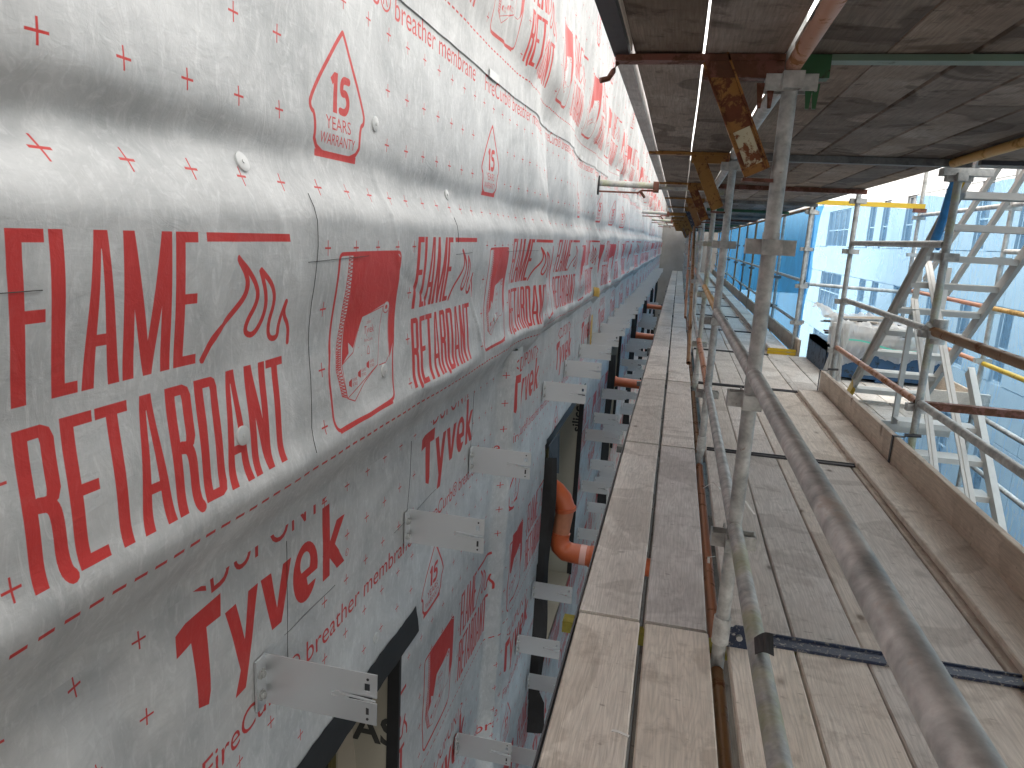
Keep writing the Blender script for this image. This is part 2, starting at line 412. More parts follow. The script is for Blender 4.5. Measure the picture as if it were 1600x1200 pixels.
def letters(word, cells, z0, z1, s, t):
    for ch, (a, b) in zip(word, cells):
        m_ = (z0+z1)/2; c = (a+b)/2
        def V(x, lo=z0, hi=z1): fill([[(x, lo), (x+s, lo), (x+s, hi), (x, hi)]])
        def H(z, x0=a, x1=b): fill([[(x0, z), (x1, z), (x1, z+t), (x0, z+t)]])
        if ch == 'F': V(a); H(z1-t); H(m_-t*.4, a, b-.002)
        elif ch == 'L': V(a); H(z0)
        elif ch == 'E': V(a); H(z1-t); H(z0); H(m_-t*.4, a, b-.003)
        elif ch == 'T': V(c-s/2); H(z1-t)
        elif ch == 'A':
            fill([[(a, z0), (a+s, z0), (c+s*.05, z1), (c-s*.55, z1)]]); fill([[(b-s, z0), (b, z0), (c+s*.55, z1), (c-s*.05, z1)]])
            fill([[(c-s*.55, z1), (c+s*.55, z1), (c+s*.5, z1-t*1.5), (c-s*.5, z1-t*1.5)]])
            k = .27; H(z0+(z1-z0)*k, a+(c-a)*k+s*.3, b-(b-c)*k-s*.3)
        elif ch == 'M':
            V(a); V(b-s); fill([[(a, z1), (a+s*1.05, z1), (c+s*.42, z0), (c-s*.42, z0)]]); fill([[(b, z1), (b-s*1.05, z1), (c-s*.42, z0), (c+s*.42, z0)]])
        elif ch == 'N':
            V(a); V(b-s); fill([[(a, z1), (a+s*1.02, z1), (b, z0), (b-s*1.02, z0)]])
        elif ch in 'RD':
            V(a); lo = m_-t*.2 if ch == 'R' else z0; r = .022; x = b
            out = [(a, lo), (x-r, lo), (x-r*.3, lo+r*.35), (x, lo+r*1.1), (x, z1-r*1.1), (x-r*.3, z1-r*.35), (x-r, z1), (a, z1)]
            q = r*.5; inn = [(a+s, lo+t), (x-s-q*.2, lo+t), (x-s, lo+t+q), (x-s, z1-t-q), (x-s-q*.2, z1-t), (a+s, z1-t)]
            fill([out, inn])
            if ch == 'R':
                stroke(smooth([(a+s, lo+t*.5), (x-s*.75, lo+t*.2), (x-s*.5, lo-.03), (x-s*.5, z0+.012), (x-s*.15, z0-.001)]), s*.98)
# FLAME / RETARDANT
letters('FLAME', [(.806,.868),(.876,.926),(.933,1.015),(1.022,1.14),(1.15,1.212)], -.286, -.030, .0255, .0195)
fill([[(1.236,-.030),(1.545,-.030),(1.548,-.048),(1.238,-.048)]])
rw = [(.803,.872),(.884,.944),(.950,1.018),(1.02,1.10),(1.108,1.174),(1.185,1.255),(1.262,1.342),(1.350,1.425),(1.430,1.50)]
rw = [(a*1.05-.04, b*1.05-.04) for a, b in rw]
letters('RETARDANT', rw, -.575, -.321, .0255, .0195)
for sgm, w0 in (([(1.229,-.286),(1.27,-.232),(1.353,-.182),(1.378,-.153),(1.375,-.119),(1.337,-.080)], .015),
                ([(1.337,-.080),(1.385,-.112),(1.416,-.152),(1.415,-.184),(1.384,-.222),(1.380,-.247),(1.413,-.256),(1.448,-.216),(1.452,-.173),(1.423,-.108)], .0135),
                ([(1.423,-.108),(1.474,-.145),(1.488,-.183),(1.468,-.233),(1.474,-.271),(1.514,-.274),(1.513,-.238),(1.542,-.187)], .0135),
                ([(1.542,-.187),(1.531,-.217),(1.563,-.251),(1.562,-.293)], .0135)):
    stroke(smooth(sgm), w0)
# insulation / roll pictogram
outl = smooth([(1.83,-.080),(2.205,-.080),(2.25,-.083),(2.252,-.13),(2.25,-.37),(2.225,-.42),(2.222,-.52),(2.215,-.565),(2.16,-.572),(1.90,-.585),(1.81,-.585),(1.785,-.56),(1.783,-.50),(1.768,-.40),(1.795,-.23),(1.797,-.12),(1.798,-.082)], 4, True)
stroke(outl, .011, True)
stroke([(1.81,-.583),(2.19,-.575)], .015)
fill([[(1.874,-.083),(2.21,-.083),(2.247,-.10),(2.247,-.37),(2.20,-.43),(2.198,-.262),(2.17,-.238),(2.14,-.246),(1.984,-.272),(1.93,-.36),(1.897,-.338),(1.90,-.37),(1.852,-.40),(1.872,-.268),(1.882,-.19)]])
hl = [(1.850,-.088),(1.852,-.184),(1.843,-.265),(1.820,-.352),(1.815,-.407),(1.848,-.489)]; hr = [(1.876,-.088),(1.880,-.184),(1.871,-.265),(1.850,-.352),(1.845,-.407),(1.884,-.501)]
stroke(hl, .003); stroke(hr, .004); stroke([hl[-1], hr[-1]], .003)
def along(p, t):
    k = t*(len(p)-1); i = min(int(k), len(p)-2); f = k-i; return (p[i][0]*(1-f)+p[i+1][0]*f, p[i][1]*(1-f)+p[i+1][1]*f)
for k in range(44):
    a = along(hl, k/44); b = along(hr, (k+.4)/44); c = along(hl, (k+.75)/44) if k % 2 else along(hl, (k+.9)/44)
    stroke([a, b, c], .0028)
stroke([(1.984,-.270),(2.142,-.252),(2.100,-.437),(1.884,-.503),(1.853,-.398),(1.93,-.372),(1.984,-.270)], .003)
stroke([(2.196,-.27),(2.196,-.42),(2.165,-.44),(2.11,-.44)], .003); stroke([(2.10,-.437),(2.0,-.475),(1.93,-.52),(1.884,-.503)], .0035)
ring = [(2.171+.027*math.cos(t), -.257+.019*math.sin(t)) for t in np.linspace(0, 6.283, 20, endpoint=False)]
fill([ring], True); stroke(ring, .0035, True); fill([[(2.171+(p[0]-2.171)*.4, -.257+(p[1]+.257)*.4) for p in ring]])
text('Tyvek', 2.005, -.335, .075, .032, .02); text('DUPONT', 2.02, -.297, .035, .009, .03)
text('FireCurb', 2.01, -.352, .06, .010)
stroke([(2.03,-.378),(2.03,-.392),(2.045,-.392),(2.045,-.376),(2.037,-.366),(2.03,-.378)], .0022)
for q in range(5):
    for p_ in range(7):
        if (q+p_) % 2: stroke([(1.965+p_*.021, -.285-q*.026), (1.968+p_*.021, -.285-q*.026)], .0022)
for k in range(3):
    a0 = 1.895+k*.062; z_ = -.455+k*.018
    fill([[(a0, z_), (a0+.02, z_+.006), (a0+.018, z_-.02), (a0, z_-.012)]])
    text('FLAME', a0+.025, z_-.004, .03, .010, .03); text('RETARD', a0+.024, z_-.018, .032, .010, .03)
for k in range(14): stroke([(1.99+k*.011, -.262+k*.0012), (1.994+k*.011, -.262+k*.0012)], .002)
# 15 YEARS WARRANTY house
hs_ = smooth([(1.880,.497),(1.892,.497),(2.034,.318),(2.034,.286),(2.008,.276),(2.003,.178),(1.745,.176),(1.744,.272),(1.719,.280),(1.719,.310)], 4, True)
stroke(hs_, .0125, True); stroke([(1.755,.178),(1.992,.180)], .018)
stroke([(1.833,.366),(1.853,.383),(1.853,.383)], .020); fill([[(1.843,.290),(1.868,.290),(1.868,.392),(1.847,.392)]])
stroke(smooth([(1.935,.382),(1.894,.382),(1.892,.345),(1.918,.350),(1.932,.335),(1.932,.315),(1.915,.298),(1.885,.300)]), .020); text('YEARS', 1.802, .245, .148, .034, .035); text('WARRANTY', 1.776, .206, .202, .028, .03)
# brand lines
text('FireCurb® breather membrane', 1.73, .632, 1.43, .076, .042)
text('<DUPONT>', 1.72, 1.104, .70, .10, .09)
b0 = .858; h0 = 1.085
T_ = [[(1.66,h0-.062),(1.665,h0-.012),(1.70,h0+.0),(1.835,h0+.004),(1.828,h0-.052),(1.772,h0-.050),(1.775,b0+.01),(1.765,b0-.02),(1.722,b0),(1.712,h0-.055)]]
fill(T_)
xh = b0+.172
fill([[(1.845,xh),(1.893,xh),(1.925,b0+.055),(1.957,xh),(2.003,xh),(1.925,b0-.085),(1.878,b0-.085),(1.902,b0-.02)]])
fill([[(2.015,xh),(2.062,xh),(2.088,b0+.055),(2.120,xh),(2.165,xh),(2.108,b0),(2.062,b0)]])
def ell(cx, cz, rx, rz, n=28, a0=0, a1=6.283): return [(cx+rx*math.cos(t), cz+rz*math.sin(t)) for t in np.linspace(a0, a1, n, endpoint=False)]
cz_ = b0+.086
fill([ell(2.248, cz_, .075, .094)]); fill([ell(2.248, cz_+.028, .030, .036)], True)
fill([[(2.255, cz_-.022), (2.34, cz_-.022), (2.34, cz_-.050), (2.262, cz_-.050)]], True)
fill([[(2.215, cz_-.02), (2.32, cz_-.02), (2.32, cz_+.006), (2.215, cz_+.006)]])
fill([[(2.355,b0),(2.402,b0),(2.402,b0+.06),(2.455,b0),(2.512,b0),(2.438,b0+.094),(2.505,xh),(2.450,xh),(2.402,b0+.118),(2.402,h0+.02),(2.355,h0+.02)]])
stroke(ell(2.532, b0+.022, .012, .012, 14), .0022, True); text('R', 2.527, b0+.016, .010, .012)
# dashed lap line
for k in range(32): fill([[(k*.05, -.650), (k*.05+.031, -.650), (k*.05+.031, -.6425), (k*.05, -.6425)]])
# crosses
for r, z_ in enumerate((.577, .414, .251, .088, -.064, -.225, -.390, -.55, .780, .945, 1.12)):
    for k in range(10):
        u = (.93+.16*k) % PU
        uu = u if u > .75 else u+PU      # .75 .. 2.35
        if z_ < 0 and (.79 < uu < 1.62 and z_ > -.10 or .79 < uu < 1.60 or 1.74 < uu < 2.28) and not (z_ == -.064 and uu > 1.6): continue
        if 0 < z_ < .5 and 1.70 < uu < 2.06 and z_ > .1: continue
        if z_ > .7 and not (uu < 1.6): continue
        stroke([(u-.017, z_), (u+.017, z_)], .0048); stroke([(u, z_-.020), (u, z_+.020)], .0038)
img = bpy.data.images.new("membrane_print", TW, TH, alpha=False, float_buffer=False)
img.colorspace_settings.name = 'Non-Color'
px = np.ones((TH, TW, 4), np.float32); px[..., 0] = INK; px[..., 1] = INK; px[..., 2] = INK
img.pixels.foreach_set(px.ravel()); img.update(); img.pack()

def mat_membrane():
    mt, n, b = newmat('printed_breather_membrane')
    v = ocoord(n, (1, 1, 1), False)
    cl = noise(n, v, 3.2, 6, .68, .8)
    vf = nd(n, 'ShaderNodeMapping'); vf.inputs['Scale'].default_value = (1, 1, .35); vf.inputs['Rotation'].default_value = (.75, 0, 0); n.links.new(v, vf.inputs['Vector'])
    f1 = noise(n, vf.outputs[0], 34, 4, .7, 1.4)
    vg = nd(n, 'ShaderNodeMapping'); vg.inputs['Scale'].default_value = (1, .3, 1); vg.inputs['Rotation'].default_value = (.4, 0, 0); n.links.new(v, vg.inputs['Vector'])
    f2 = noise(n, vg.outputs[0], 42, 4, .7, 1.0)
    col = mix(n, ramp(n, cl, [(.3, 0.), (.72, 1.)]), (.34, .35, .353), (.545, .552, .55))
    col = mix(n, ramp(n, f1, [(.5, 0.), (.72, .5)]), col, (.66, .668, .665))
    col = mix(n, ramp(n, f2, [(.30, .30), (.5, 0.)]), col, (.34, .355, .36))
    uv = nd(n, 'ShaderNodeUVMap'); im = nd(n, 'ShaderNodeTexImage'); im.image = img; im.extension = 'REPEAT'; im.interpolation = 'Linear'
    n.links.new(uv.outputs[0], im.inputs[0])
    red = mix(n, cl, (.42, .022, .020), (.53, .042, .036))
    red = mix(n, ramp(n, f1, [(.5, 0.), (.75, .16)]), red, (.66, .20, .18))
    n.links.new(mix(n, im.outputs[0], col, red), b.inputs['Base Color'])
    b.inputs['Roughness'].default_value = .55; b.inputs['Specular IOR Level'].default_value = .5
    ad = nd(n, 'ShaderNodeMath', operation='ADD'); n.links.new(f1, ad.inputs[0]); n.links.new(f2, ad.inputs[1])
    bp = bump(n, b, ad.outputs[0], .55, .0016)
    # soft creases
    cr = noise(n, v, 11, 5, .62, 1.6); b2 = nd(n, 'ShaderNodeBump'); b2.inputs['Strength'].default_value = .4; b2.inputs['Distance'].default_value = .006
    n.links.new(cr, b2.inputs['Height']); n.links.new(b2.outputs[0], bp.inputs['Normal'])
    return mt
M['membrane'] = mat_membrane()

# ------------------------------------------------------------------ the membrane-covered wall
YS = np.concatenate([np.arange(-9, .2, .12), np.arange(.25, 5, .014), np.arange(5, 12, .04), np.arange(12, 37.6, .12)])
WIN = [(-.4, 2.60), (5.62, 8.15), (11.3, 13.8), (16.9, 19.4), (22.5, 25.0), (28.1, 30.6), (33.7, 36.2)]
WZ0, WZ1 = -4.1, -1.70
def creases(y, z):
    w = np.zeros_like(y+z)
    rs = np.random.RandomState(5)
    for k in range(80):
        yc = .3+rs.rand()*9; zc = -.8+rs.rand()*2.6; a = rs.uniform(-1.4, 1.4); L = rs.uniform(.06, .30); A = rs.uniform(-.008, .012); s_ = rs.uniform(.006, .017)
        dy = y-yc; dz = z-zc; t = dy*math.cos(a)+dz*math.sin(a); q = -dy*math.sin(a)+dz*math.cos(a)
        w = w + A*np.exp(-(t/L)**2)*np.exp(-np.abs(q/s_)**1.4)
    return w
def off_common(y, z):
    far = ss(3.0, 4.5, y)
    return .013*fbm(y*1.6, z*2.2) + .0035*fbm(y*9+3, z*5, 2) + creases(y, z) + far*(.022*fbm(y*3.4+z*1.1, z*1.0+2, 3) + .010*np.abs(fbm(y*8+z*3, z*2, 2)))
def prof_A(y, z):
    """distance the upper sheet stands out from its plane x=-.94"""
    w1 = .055*fbm(y*1.1+4, z*0+1.3)+.022*fbm(y*5, z*0+2); w2 = .035*fbm(y*1.4+9, z*0+7.7)
    near = 1.0
    lo = -.005+w1*.5; hi = .115+w1*.8
    p = .038*near*(1-ss(lo, hi, z))
    p = p - (.010+.016*ss(1.9, .8, y))*near*np.exp(-((z-.155-w1*.8)/.045)**2)*(1+1.6*np.clip(fbm(y*1.1+2, z*0), -.5, .6))
    p = p + .016*np.sin(y*2.1+z*5+.6)*ss(.2, .45, z)*ss(2.6, .9, y) - .03*np.exp(-((y-.86+.25*(z-.2))/.07)**2)*ss(.02, .16, z)*ss(.60, .3, z)
    p = p - .014*np.exp(-((z+.30)/.13)**2)*(1+.8*fbm(y*1.7, z*2))
    p = p + .019*np.exp(-((z+.600-w2)/.045)**2)*(1+1.2*fbm(y*2.1+5, z*0+3))
    p = p - (.03+.034)*(1-ss(-.79, -.65, z))
    # big folds further along
    far = ss(3.6, 4.4, y)
    p = p + far*(.030*np.sin(y*3.1+z*2.5+1.2*np.sin(y*1.3))*ss(-.75, -.4, z)*(.5+fbm(y*.8, z*.8)+.5))
    for yc, A, s_, sl in ((4.75, .05, .16, .25), (7.9, .075, .16, -.55), (11.6, .06, .25, .3), (16.2, .09, .35, .2), (21, .07, .5, 0), (27, .08, .6, .2)):
        p = p + A*np.exp(-((y-yc-sl*z)/s_)**2)*ss(1.2, .2, np.abs(z+.1))
    return p
def wall_C(y, z):
    """x of the lower wall"""
    x = -1.0 + .078*ss(4.08, 4.20, y) + .010*np.exp(-((y-4.21)/.04)**2)
    x = x + .045*ss(1.75, .6, y)*(1+.3*np.sin(y*22+z*6)) * ss(-.75, -1.1, z)
    x = x + .008*np.sin(y*19+z*4+3*fbm(y*2, z))*ss(2.2, .8, y)
    x = x + .012*np.sin(y*26+2*fbm(y*4, z*3, 2))*np.exp(-((y-4.33)/.22)**2)
    return x + .008*fbm(y*1.7+7, z*1.5) + .0022*fbm(y*8, z*8, 2) + creases(y+2.1, z+2.4)*.6
bld = thing('membrane_clad_building', 'long building wall wrapped in white breather membrane printed FLAME RETARDANT in red, beside the walkway', 'building', (-.95, 0, -1.42))
def sheet(name, zs, xfun, du, dz, keep=None, label=None):
    Y, Z = np.meshgrid(YS, zs, indexing='ij'); Xs = xfun(Y, Z)
    ny, nz = Y.shape; o = np.array((-.95, 0, -1.42))
    V = np.stack([Xs, Y, Z], -1).reshape(-1, 3) - o
    idx = np.arange(ny*nz).reshape(ny, nz)
    q = np.stack([idx[:-1, :-1], idx[1:, :-1], idx[1:, 1:], idx[:-1, 1:]], -1)
    if keep is not None: q = q[keep((Y[:-1, :-1]+Y[1:, 1:])/2, (Z[:-1, :-1]+Z[1:, 1:])/2)]
    q = q.reshape(-1, 4)
    me = bpy.data.meshes.new(name); me.vertices.add(len(V)); me.vertices.foreach_set('co', V.ravel())
    me.loops.add(q.size); me.loops.foreach_set('vertex_index', q.ravel())
    me.polygons.add(len(q)); me.polygons.foreach_set('loop_start', np.arange(0, q.size, 4)); me.polygons.foreach_set('loop_total', np.full(len(q), 4))
    me.polygons.foreach_set('use_smooth', np.ones(len(q), bool)); me.update(calc_edges=True)
    g_ = .17*ss(3.3, 4.12, Y) if dz < -1 else 0
    U = np.stack([(Y-du+g_)/PU, (Z-dz-PV0)/PH], -1).reshape(-1, 2)
    ul = me.uv_layers.new(name='UVMap'); ul.data.foreach_set('uv', U[q.ravel()].ravel())
    me.materials.append(M['membrane'])
    return link(name, me, tuple(o), bld, label)
bot_A = -.808
def xA(y, z): return -.94 + prof_A(y, z) + off_common(y, z)*.8 + .006*ss(-.4, -.1, z)
def xB(y, z):
    x = xB0(y, z); k = ss(1.0, .76, z)
    a = xA(y, np.minimum(z, .75))+.006; k2 = ss(.98, .72, z); x = x*(1-k2)+a*k2
    return np.where(z < 1.0, x*(1-k) + np.maximum(x, a)*k, x)
def xB0(y, z):
    x = -.925 + off_common(y+3, z) + .05*ss(.74, 1.1, z) + .035*np.exp(-((y-4.1-.25*(z-.8))/.09)**2)*ss(1.7, .8, z)
    return x + .035*ss(3, 5, y)*np.sin(y*2.3+z*3)*.6 + .03*ss(3.5, 5, y)*fbm(y*3, z)
sA = sheet('membrane_sheet', np.concatenate([np.linspace(bot_A, .75, 125)]), xA, 0, 0, label='middle membrane sheet with the large FLAME RETARDANT print')
sB = sheet('membrane_sheet', np.concatenate([np.linspace(.70, 3.0, 106), np.linspace(3.1, 9.0, 50)]), xB, -.07, 1.47, label='upper membrane sheet above the lap line')
def keepC(y, z):
    k = np.ones(y.shape, bool)
    for a, b in WIN: k &= ~((y > a) & (y < b) & (z < WZ1) & (z > WZ0))
    return k
sCc = sheet('membrane_sheet', np.linspace(-2.76, -.70, 130), lambda y, z: wall_C(y, z), -.46+.0, -1.97, keepC, label='lower membrane sheet with the big red Tyvek lettering')
sD = sheet('membrane_sheet', np.linspace(-6.2, -2.74, 110), lambda y, z: wall_C(y, z)-.008, -.26, -3.96, keepC, label='lowest membrane sheet beside the windows')
# solid wall behind, in blocks around the openings
mb = MB(); mb.box((-1.9, -9, -1.62), (-1.12, 37.6, 9.0)); mb.box((-1.9, -9, -11), (-1.12, 37.6, WZ0-.05))
prev = -9
for a, b in WIN:
    if a > prev: mb.box((-1.9, prev, WZ0-.05), (-1.12, a-.14, -1.62))
    prev = b+.14
mb.box((-1.9, prev, WZ0-.05), (-1.12, 37.6, -1.62))
part('backing_wall', mb, M['beige'], bld)
# fixing discs
def disc(y, z, fx, r=.022):
    F = lambda a, b: float(fx(np.array([a]), np.array([b]))[0]); e = .02
    n = Vector((1, -(F(y+e, z)-F(y-e, z))/(2*e), -(F(y, z+e)-F(y, z-e))/(2*e))).normalized(); c = Vector((F(y, z), y, z))+n*.003
    m_ = MB(); m_.tube([c-n*.006, c+n*.0015, c+n*.0025], [r, r, r*.86], 24); m_.tube([c, c+n*.0045], [r*.24, r*.2], 12)
    o = part('fixing_disc', m_, M['disc'], bld, True); return o
for y, z in ((1.453*.985, .119), (1.395*.965, -.47), (2.225*.965, -.465), (2.856, .137), (2.11, .30), (3.6, -.44)): disc(y, z, xA)
disc(2.249*1.04, -1.57, wall_C)
# chalk and pencil marks on the sheets
def scribe(pts, fx, w=.0016):
    m_ = MB()
    for (a, b) in zip(pts[:-1], pts[1:]):
        n_ = max(2, int(math.hypot(b[0]-a[0], b[1]-a[1])/.03)); P = []
        for k in range(n_+1):
            y = a[0]+(b[0]-a[0])*k/n_; z = a[1]+(b[1]-a[1])*k/n_
            P.append((float(fx(np.array([y]), np.array([z]))[0])+.0016, y, z))
        m_.tube(P, w/2, 4)
    part('chalk_line', m_, M['ink'], bld)
def uz(y, z, k=.965): return (y*k, z*k)
scribe([(1.665, .07), (1.675, -.06), (1.66, -.20), (1.665, -.40), (1.655, -.60)], xA)
scribe([(1.63, -.098), (1.90, -.090), (1.98, -.088)], xA); scribe([(.72, -.118), (.86, -.118)], xA); scribe([(2.85, -.098), (3.08, -.094)], xA)
scribe([(3.78, -.10), (4.5, -.10)], xA); scribe([(2.86, .05), (2.87, -.05)], xA)
scribe([(1.68, -.88), (1.675, -1.20), (1.68, -1.33)], wall_C); scribe([(1.66, -1.16), (1.98, -1.165)], wall_C)
scribe([(2.66, -.86), (2.66, -1.0), (2.63, -1.19)], wall_C); scribe([(2.5, -1.20), (3.0, -1.19)], wall_C); scribe([(3.60, -.84), (3.58, -1.22)], wall_C)

# ---- windows in the wall
def xC(y, z): return float(wall_C(np.array([y]), np.array([z]))[0])
for wi, (a, b) in enumerate(WIN):
    if wi == 0: a = .0
    xs = xC(b+.03, -2.2); near = wi < 2
    w_ = MB(); w_.box((-1.34, b-.05, WZ0), (-1.30, b, WZ1)); w_.box((-1.34, a, WZ1-.05), (-1.30, b, WZ1)); w_.box((-1.34, a, WZ0), (-1.30, b, WZ0+.05)); w_.box((-1.34, (a+b)/2-.03, WZ0), (-1.30, (a+b)/2+.03, WZ1)); w_.box((-1.34, a, WZ0), (-1.30, a+.05, WZ1))
    win = part('window', w_, M['olive'], bld)
    g = MB(); g.box((-1.325, a+.05, WZ0+.05), (-1.315, (a+b)/2-.03, WZ1-.05)); g.box((-1.325, (a+b)/2+.03, WZ0+.05), (-1.315, b-.05, WZ1-.05)); part('pane', g, M['glass'], win)
    r_ = MB(); r_.box((-1.30, b-.004, WZ0), (xs-.045, b+.02, WZ1)); rb = part('reveal_board', r_, M['beige'], bld)
    r_ = MB(); r_.box((-1.30, a, WZ1-.004), (xs-.045, b-.006, WZ1+.02)); part('lintel_lining', r_, M['beige'], bld)
    r_ = MB(); r_.box((-1.30, a-.02, WZ0), (xC(a-.02, -2.2)-.02, a+.004, WZ1-.006)); part('reveal_board', r_, M['beige'], bld)
    r_ = MB(); r_.box((-1.30, a, WZ0-.02), (xs-.02, b-.006, WZ0+.004)); part('sill_board', r_, M['beige'], bld)
    # pale mastic smear down the far reveal
    pl = [(-1.28, WZ1-.35), (-1.235, WZ1-.40), (-1.20, WZ1-.7), (-1.21, WZ1-1.1), (-1.235, WZ1-1.5), (-1.21, WZ0+.2), (-1.29, WZ0+.1), (-1.29, WZ1-.4)]
    r_ = MB(); r_.prism(pl, 'y', b-.008, b-.0045); part('mastic_smear', r_, M['beige2'], bld)
    # black edge strips: far jamb, head, and the flap standing off the near jamb
    r_ = MB(); r_.box((xs-.05, b-.010, WZ0), (xs+.004, b+.012, WZ1)); part('edge_strip', r_, M['black'], bld)
    if wi > 0:
        xa = xC(a, -2.3); r_ = MB(); P = []
        zz = np.linspace(WZ1-.12, WZ0-.35, 26)
        for i, z in enumerate(zz):
            bend = .10+.015*math.sin(z*5)+(.05 if z < WZ0 else 0); P.append([(xa-.10, a+.012, z), (xa-.02, a+.004, z), (xa+bend*.6, a+.016+.01*math.sin(z*7), z), (xa+bend, a+.03+.012*math.sin(z*4+1), z)])
        v = [p for r in P for p in r] + [(p[0], p[1]+.004, p[2]) for r in P for p in r]; n4 = len(P)*4; f = []
        for i in range(len(P)-1):
            for k in range(3): q = i*4+k; f += [(q, q+1, q+5, q+4), (n4+q, n4+q+4, n4+q+5, n4+q+1)]
        for i in range(len(P)-1):
            for k in (0, 3): q = i*4+k; f.append((q, q+4, n4+q+4, n4+q))
        r_.add(v, f); part('edge_flap', r_, M['black'], bld)
def strip_on(fx, path, w0, name, mat, lift=.003, jag=0.):
    """a flat strip following the wall along path of (y, z, half-width)"""
    m_ = MB(); v = []; rs = np.random.RandomState(3)
    for i, (y, z, w, dy, dz) in enumerate(path):
        for k in range(5):
            t = (k/4-.5)*2*w; yy = y+dy*t; zz = z+dz*t+(rs.rand()-.5)*jag*(1 if k in (0, 4) else 0)
            v.append((float(fx(np.array([yy]), np.array([zz]))[0])+lift, yy, zz))
    f = [(i*5+k, i*5+k+1, i*5+k+6, i*5+k+5) for i in range(len(path)-1) for k in range(4)]
    n_ = len(v); v2 = [(p[0]-.002, p[1], p[2]) for p in v]; f2 = [(a+n_, d+n_, c+n_, b+n_) for a, b, c, d in f]
    m_.add(v+v2, f+f2); return part(name, m_, mat, bld, True)
# tape over the head of the first window, its end cut at a slant and running past the jamb
strip_on(wall_C, [(y, -1.735-.010*math.sin(y*3), .074, -.35 if y > 2.6 else 0, 1) for y in np.linspace(.3, 2.80, 60)], .07, 'head_tape', M['black'], .004, .008)
for a, b in WIN[1:5]:
    strip_on(wall_C, [(y, -1.715, .045, 0, 1) for y in np.linspace(a+.02, b+.02, 30)], .05, 'head_tape', M['black'], .004, .006)
# loose grey tape tail hanging at the near corner of the second window
r_ = MB(); a = WIN[1][0]; x_ = xC(a, -1.8); r_.add([(x_+.02, a+.02, -1.72), (x_+.06, a+.30, -1.66), (x_+.09, a+.22, -2.02), (x_+.03, a+.05, -1.95), (x_+.024, a+.02, -1.72), (x_+.064, a+.30, -1.66), (x_+.094, a+.22, -2.02), (x_+.034, a+.05, -1.95)], [(0,1,2,3),(7,6,5,4),(0,4,5,1),(1,5,6,2),(2,6,7,3),(3,7,4,0)])
part('loose_tape', r_, M['steel_dark'], bld)
def text_part(s, mat, parent, mtx, size, offset=.004):
    c = bpy.data.curves.new("board_print", 'FONT'); c.body = s; c.size = size; c.offset = offset; c.extrude = .0008; c.resolution_u = 3
    o = bpy.data.objects.new("board_print", c); COL.objects.link(o); bpy.context.view_layer.update()
    me = bpy.data.meshes.new_from_object(o.evaluated_get(bpy.context.evaluated_depsgraph_get())); bpy.data.objects.remove(o)
    me.transform(mtx.to_3x3().to_4x4()); me.materials.clear(); me.materials.append(mat)
    return link('board_print', me, mtx.translation, parent)
# print on the sheathing boards (faces look towards -y)
b = WIN[0][1]; text_part('AS', M['ink'], bld, Matrix.Translation((-1.215, b-.006, -2.26)) @ Matrix(((1,0,0,0),(0,0,-1,0),(0,1,0,0),(0,0,0,1))), .19)
b = WIN[1][1]; text_part('silicc', M['ink'], bld, Matrix.Translation((-.925, b-.006, -2.27)) @ Matrix(((0,-1,0,0),(0,0,-1,0),(1,0,0,0),(0,0,0,1))), .165)
text_part('RL', M['ink'], bld, Matrix.Translation((-1.02, b-.006, -3.75)) @ Matrix(((-1,0,0,0),(0,0,-1,0),(0,-1,0,0),(0,0,0,1))), .15)
# yellow tape on a far fold
strip_on(xA, [(y, -.60-.12*(y-8.1)-(.0 if y < 8.3 else .0), .05, 0, 1) for y in np.linspace(8.0, 8.35, 8)], .05, 'tape_strip', M['ytape'], .012)
strip_on(wall_C, [(8.06+.01*k, -.86-.045*k, .07, 1, 0) for k in range(9)], .05, 'tape_strip', M['ytape'], .03)
# pale tape scraps along the upper lap
for y in (3.36, 6.75): strip_on(xB, [(y+t, .715, .018, 0, 1) for t in np.linspace(0, .16, 6)], .02, 'tape_strip', M['disc'], .006)

# ---- aluminium brackets
def bracket(y, z, L=.33, tilt=0.):
    x = xC(y, z)+.006; H = .15
    zb = z-H/2; zt = z+H/2; p = []
    m_ = MB()
    m_.box((x, y-.045, zb), (x+.006, y, zt))                                 # foot on the wall
    x1 = x+L; t = .0035; sl = (.035, .030)                                  # arm, with a slot opened at its outer half
    m_.box((x, y, zb), (x1-.13, y+t, zt))
    m_.box((x1-.13, y, zb), (x1, y+t, z-.010)); m_.box((x1-.13, y, z+.006), (x1-.036, y+t, zt)); m_.box((x1-.036, y, z+.006), (x1-.020, y+t, z+.022)); m_.box((x1-.036, y, z+.045), (x1-.020, y+t, zt)); m_.box((x1-.020, y, z+.006), (x1, y+t, zt))
    # pressed spring tongue
    m_.add([(x1-.13, y-.001, z-.004), (x1-.01, y-.016, z-.016), (x1-.01, y-.016, z-.006), (x1-.13, y-.001, z+.004)], [(0,1,2,3)])
    m_.bar((x1-.12, y-.002, z+.006), (x1+.0, y-.010, z+.004), .006, .004)
    o = part('bracket', m_, M['alu'], bld)
    if y < 12:
        for dz in (.030, -.035):
            bo = MB(); bo.tube([(x+.006, y-.024, z+dz), (x+.010, y-.024, z+dz), (x+.0101, y-.024, z+dz), (x+.018, y-.024, z+dz)], [.015, .015, .009, .009], 10); part('bolt', bo, M['galv'], o)
    if near_slots(y):
        sl_ = MB(); sl_.box((x1-.030, y-.0012, z-.046), (x1-.022, y-.0002, z-.022)); sl_.tube([(x1-.026, y-.0012, z-.060), (x1-.026, y, z-.060)], .004, 8); sl_.tube([(x1-.026, y-.0012, z+.058), (x1-.026, y, z+.058)], .004, 8); part('slot', sl_, M['steel_dark'], o)
    return o
def near_slots(y): return y < 4
for y in (1.55, 2.64, 3.60): bracket(y, -1.225)
y = 5.35
